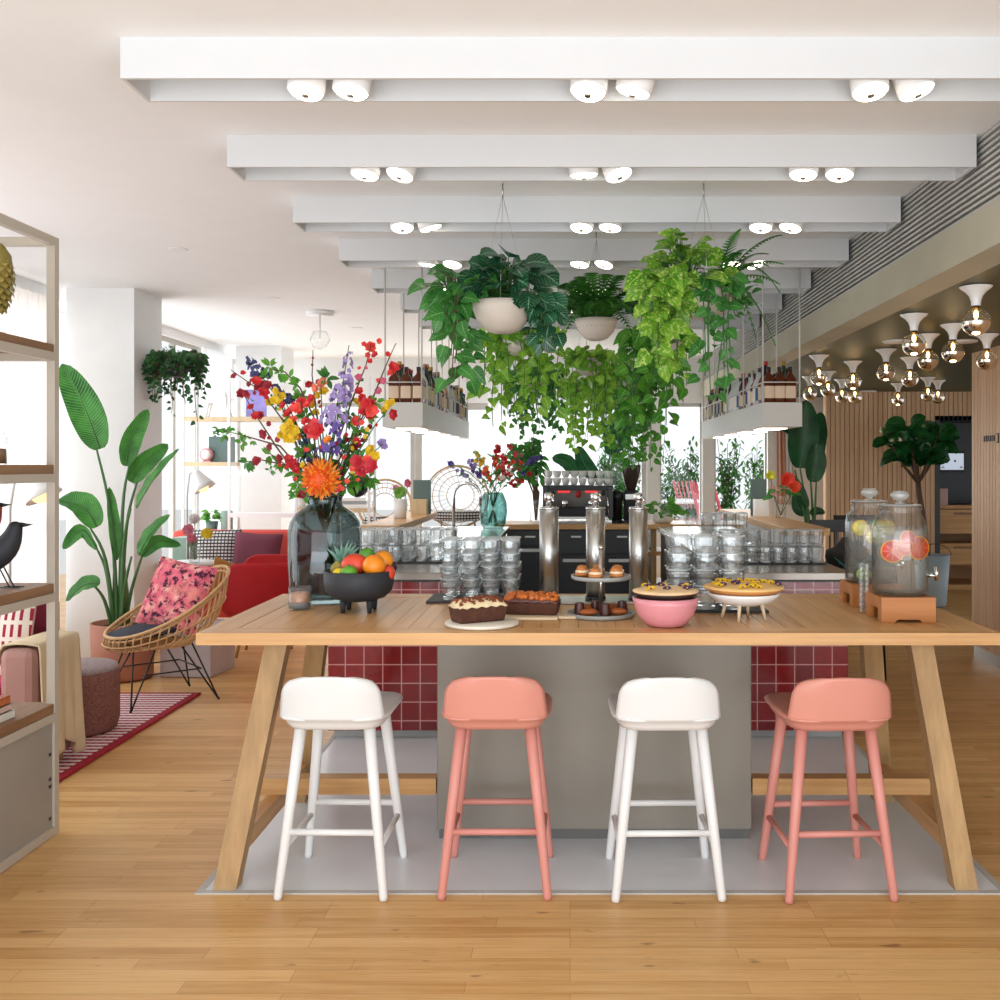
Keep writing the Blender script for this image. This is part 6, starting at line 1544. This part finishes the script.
# ---------------------------------------------------------------- right side plants and chairs
PR = Vector((X(812, 9.3), 9.3, 0)); t = thing('banana_plant', 'dark green banana-leaved plant under the right hanging shelf', 'plant', PR)
MB().lathe([(0, .004), (.16, .004), (.19, .40), (.175, .40), (0, .36)], n=28).build('pot', M['matt_black'], t); D = 9.3
for st_, rb_, w_, tl, dy in (([(812,560),(808,520),(800,468)], [(800,468),(803,435),(806,400)], .30, .1, .0), ([(813,560),(813,520),(813,482)], [(813,482),(816,462),(816,443)], .20, .0, -.12), ([(810,560),(806,520),(796,470)], [(800,450),(790,432),(777,428)], .10, .4, .05),
    ([(811,560),(809,530),(807,508)], [(807,508),(799,490),(789,473)], .11, .2, -.05), ([(811,560),(809,535),(808,512)], [(808,512),(799,508),(795,492)], .13, -.2, .05), ([(812,560),(813,530),(814,514)], [(810,514),(817,511),(825,513)], .08, 0, 0), ([(813,560),(814,520),(812,470)], [(812,470),(818,440),(821,412)], .22, -.5, .08)):
    big_leaf('leaf', t, [Vector((q.x, q.y+dy*(i/2), q.z)) for i, q in enumerate(pp(st_))], pp(rb_, dy), w_, M['leaf_big_dark'], tl, PR, .012)
FT = Vector((X(932, 10.7), 10.7, 0)); t = thing('fiddle_leaf_fig', 'fiddle-leaf fig tree in pale blue pot at far right', 'tree', FT)
MB().lathe([(0, .004), (.13, .004), (.145, .02), (.185, .55), (.17, .55), (0, .5)], n=30).build('pot', M['plastic_blue'], t)
MB().tube([(.187*math.cos(a), -.05+.0*a, .55+.12*math.sin(a)) for a in [PI*k/10 for k in range(11)]], .004, 6).build('pot_handle', M['black_metal'], t)
tr = MB(); fork = Vector((-.15, 0, 1.32)); tr.tube([(-.05, 0, .48), (-.08, .01, .9), (-.14, 0, 1.2), fork], [.034, .03, .03, .028], 10); lf = MB()
for tip in ((-.44, .05, 1.78), (-.28, -.1, 1.9), (-.12, .1, 1.92), (.05, -.05, 1.85), (.12, .1, 1.75), (-.2, .15, 1.7)):
    tp = Vector(tip); tr.tube([fork, fork.lerp(tp, .5)+Vector((.0, 0, -.05)), tp], [.02, .014, .008], 8)
    for q in range(20):
        f = R.uniform(.5, 1.12); s = fork.lerp(tp, f)+rvec(.03); a = R.uniform(0, 6.28); d_ = Vector((math.cos(a), math.sin(a)*.8, R.uniform(-.35, .8))).normalized()
        add_leaf(lf, s, s+d_*R.uniform(.15, .24), .15, Vector((0, -.8, .6))+rvec(.4), 'round', .25, rows=7)
tr.build('trunk', M['trunk'], t); lf.build('foliage', M['leaf_fiddle'], t)
def blackchair(x, y, rz, lab, h=.95):
    t = thing('black_chair', lab, 'chair', (x, y, .003), rz); s = .22
    for sx in (-1, 1):
        MB().tube([(sx*s, -s, 0), (sx*s*.9, -s*.9, .62)], .011, 8).build('leg', M['black_metal'], t); MB().tube([(sx*s, s, 0), (sx*s*.9, s*.9, .62), (sx*s*.85, s*1.05, h+.15)], .011, 8).build('leg', M['black_metal'], t)
    MB().box(-.21, -.2, .62, .21, .2, .66).build('seat', M['black_metal'], t, bev=.01); b = MB()
    for i in range(7): xx = -.16+i*.053; b.tube([(xx, .2, .66), (xx, .225, h+.1)], .005, 6)
    b.box(-.19, .21, h+.06, .19, .235, h+.15); b.build('backrest', M['black_metal'], t)
blackchair(1.98, 7.2, .0, 'black bar chair with a dark bag, right of the bar', .95)
blackchair(2.62, 8.9, .1, 'dark slatted chair farther back before the slatted wall', .9)
b = MB(); b.ell((0, 0, .15), (.16, .14, .16), 18, 12, bump=.35)
t = b.build('shoulder_bag', plain('bag_black', '#17191c', .7, var=.3), loc=(1.98, 7.12, .664)); tag(t, 'dark crumpled bag lying on the near black bar chair', 'bag')
b = MB()
for k in range(4): b.tube([(-.13+.03*k, -.12, .2-.04*k), (-.02, -.155, .10+.03*k), (.12, -.12, .22-.03*k)], .004, 5)
b.build('cord', plain('teal_cord', '#3f8f84', .6), t)
# hanging cloths on the back wall
for k, (px, c_, lab) in enumerate(((783, '#c99a86', 'pinkish cloth hanging by the back window at right'), (790, '#d9dde0', 'white apron hanging beside the pinkish cloth'))):
    def cl(u, v): return (-.07+.14*u*(1-.3*v), .02*math.sin(u*14), -1.0*(1-v))
    o = MB().grid(cl, 14, 6, uv=False).build('hanging_cloth', plain('cloth%d' % k, c_, .9), solid=.01, loc=(X(px, 12.9), 12.93-.0*k, 2.0)); tag(o, lab, 'cloth')
    MB().tube([(0, .0, -.01), (0, .065, .02)], .006, 6).build('hook', M['black_metal'], o)
# ---------------------------------------------------------------- outside
struct('ground', MB().box(-14, 13.2, -.08, 16, 34, -.01), plain('patio', '#d5d2cc', .9)).name = 'floor_patio'
t = thing('patio_table', 'round white patio table outside the back window', 'table', (X(683, 15.5), 15.5, -.01)); MB().lathe([(0, .93), (.42, .93), (.44, .95), (.40, .97), (.10, 1.0), (0, 1.0)], n=36).build('tabletop', M['white_ceramic'], t)
MB().cyl((0, 0, .02), .04, .92, 14).build('pole', M['steel'], t); MB().lathe([(0, 0), (.25, 0), (.24, .02), (.04, .04)], n=24).build('base', M['steel'], t)
for px, dd, lab, c_ in ((712, 14.7, 'nearer red folding chair outside beside the white patio table', '#d4525c'), (692, 16.6, 'farther pink folding chair outside behind the patio table', '#dd7f80')):
    t = thing('patio_chair', lab, 'chair', (X(px, dd), dd, -.01), .5); m_ = plain('chair'+c_.strip('#'), c_, .5)
    for sx in (-1, 1):
        MB().beam((sx*.2, -.3, 0), (sx*.2, .25, 1.25), .03, .04).build('leg', m_, t); MB().beam((sx*.17, .3, 0), (sx*.17, -.3, .62), .03, .04).build('leg', m_, t)
    b = MB()
    for k in range(6): b.box(-.2, -.28+k*.085, .60, .2, -.21+k*.085, .62)
    b.build('seat', m_, t); b = MB()
    for k in range(6): b.beam((-.2+k*.08, .06, .8), (-.2+k*.08, .24, 1.25), .03, .012)
    b.build('backrest', m_, t)
def shrub(px, top, d, wd, n, lab, m='leaf_fern'):
    z = CAMH+(465-top)*d/1000; t = thing('garden_shrub', lab, 'shrub', (X(px, d), d, -.01), 0, 'shrubs outside the back windows'); b = MB(); st = MB()
    for k in range(n):
        a = R.uniform(0, 6.28); tip = Vector((math.cos(a)*wd*R.uniform(.2, 1), math.sin(a)*wd*.6, z*R.uniform(.65, 1))); st.tube([(0, 0, 0), tip*.5+Vector((0, 0, z*.12)), tip], .005, 5)
        for q in range(60):
            s = tip*R.uniform(.35, 1.0)+rvec(.10); add_leaf(b, s, s+rvec(.13), .045, None, 'oval', .1, rows=3)
    b.build('foliage', M[m], t); st.build('stems', M['twig'], t)
shrub(690, 440, 17.5, .55, 16, 'spiky green shrub behind the patio table'); shrub(728, 430, 16.5, .30, 12, 'tall climbing shrub between the two back window posts'); shrub(757, 440, 17.5, .35, 12, 'pale green shrub in the rightmost back window', 'leaf_pothos2'); shrub(618, 425, 15.5, .45, 22, 'leafy shrub outside behind the coffee grinder', 'leaf_mid'); shrub(668, 455, 18.5, .5, 12, 'low green shrub left of the patio chairs')
shrub(758, 500, 14.6, .2, 6, 'little grey-green bush low in the rightmost window', 'leaf_grey')
PB = Vector((X(600, 12.4), 12.4, 0)); t = thing('banana_plant', 'broad-leaved plant behind the espresso machine by the back window', 'plant', PB)
MB().lathe([(0, .004), (.16, .004), (.19, .40), (.175, .40), (0, .36)], n=24).build('pot', M['terracotta'], t); D = 12.4
for st_, rb_, w_, tl in (([(600,560),(603,500),(610,455)], [(610,455),(613,430),(628,408)], .22, .2), ([(599,560),(598,500),(596,480)], [(598,480),(585,465),(578,446)], .22, .1), ([(602,560),(606,500),(615,450)], [(612,452),(622,440),(640,404)], .16, .6), ([(598,560),(590,500),(578,475)], [(578,475),(566,462),(552,458)], .2, .2)):
    big_leaf('leaf', t, pp(st_), pp(rb_), w_, M['leaf_big_dark'], tl, PB, .014)
# leaves of the little plant by the grinder
pl_ = [o for o in bpy.data.objects if o.name.startswith('potted_plant') and 'coffee grinder' in o.get('label', '')][0]
lf = MB(); mound(lf, None, (0, 0, .08), .16, .16, 36, .11, .6, 'oval', (.0, 1.3)); lf.build('leaves', M['leaf_pothos2'], pl_)
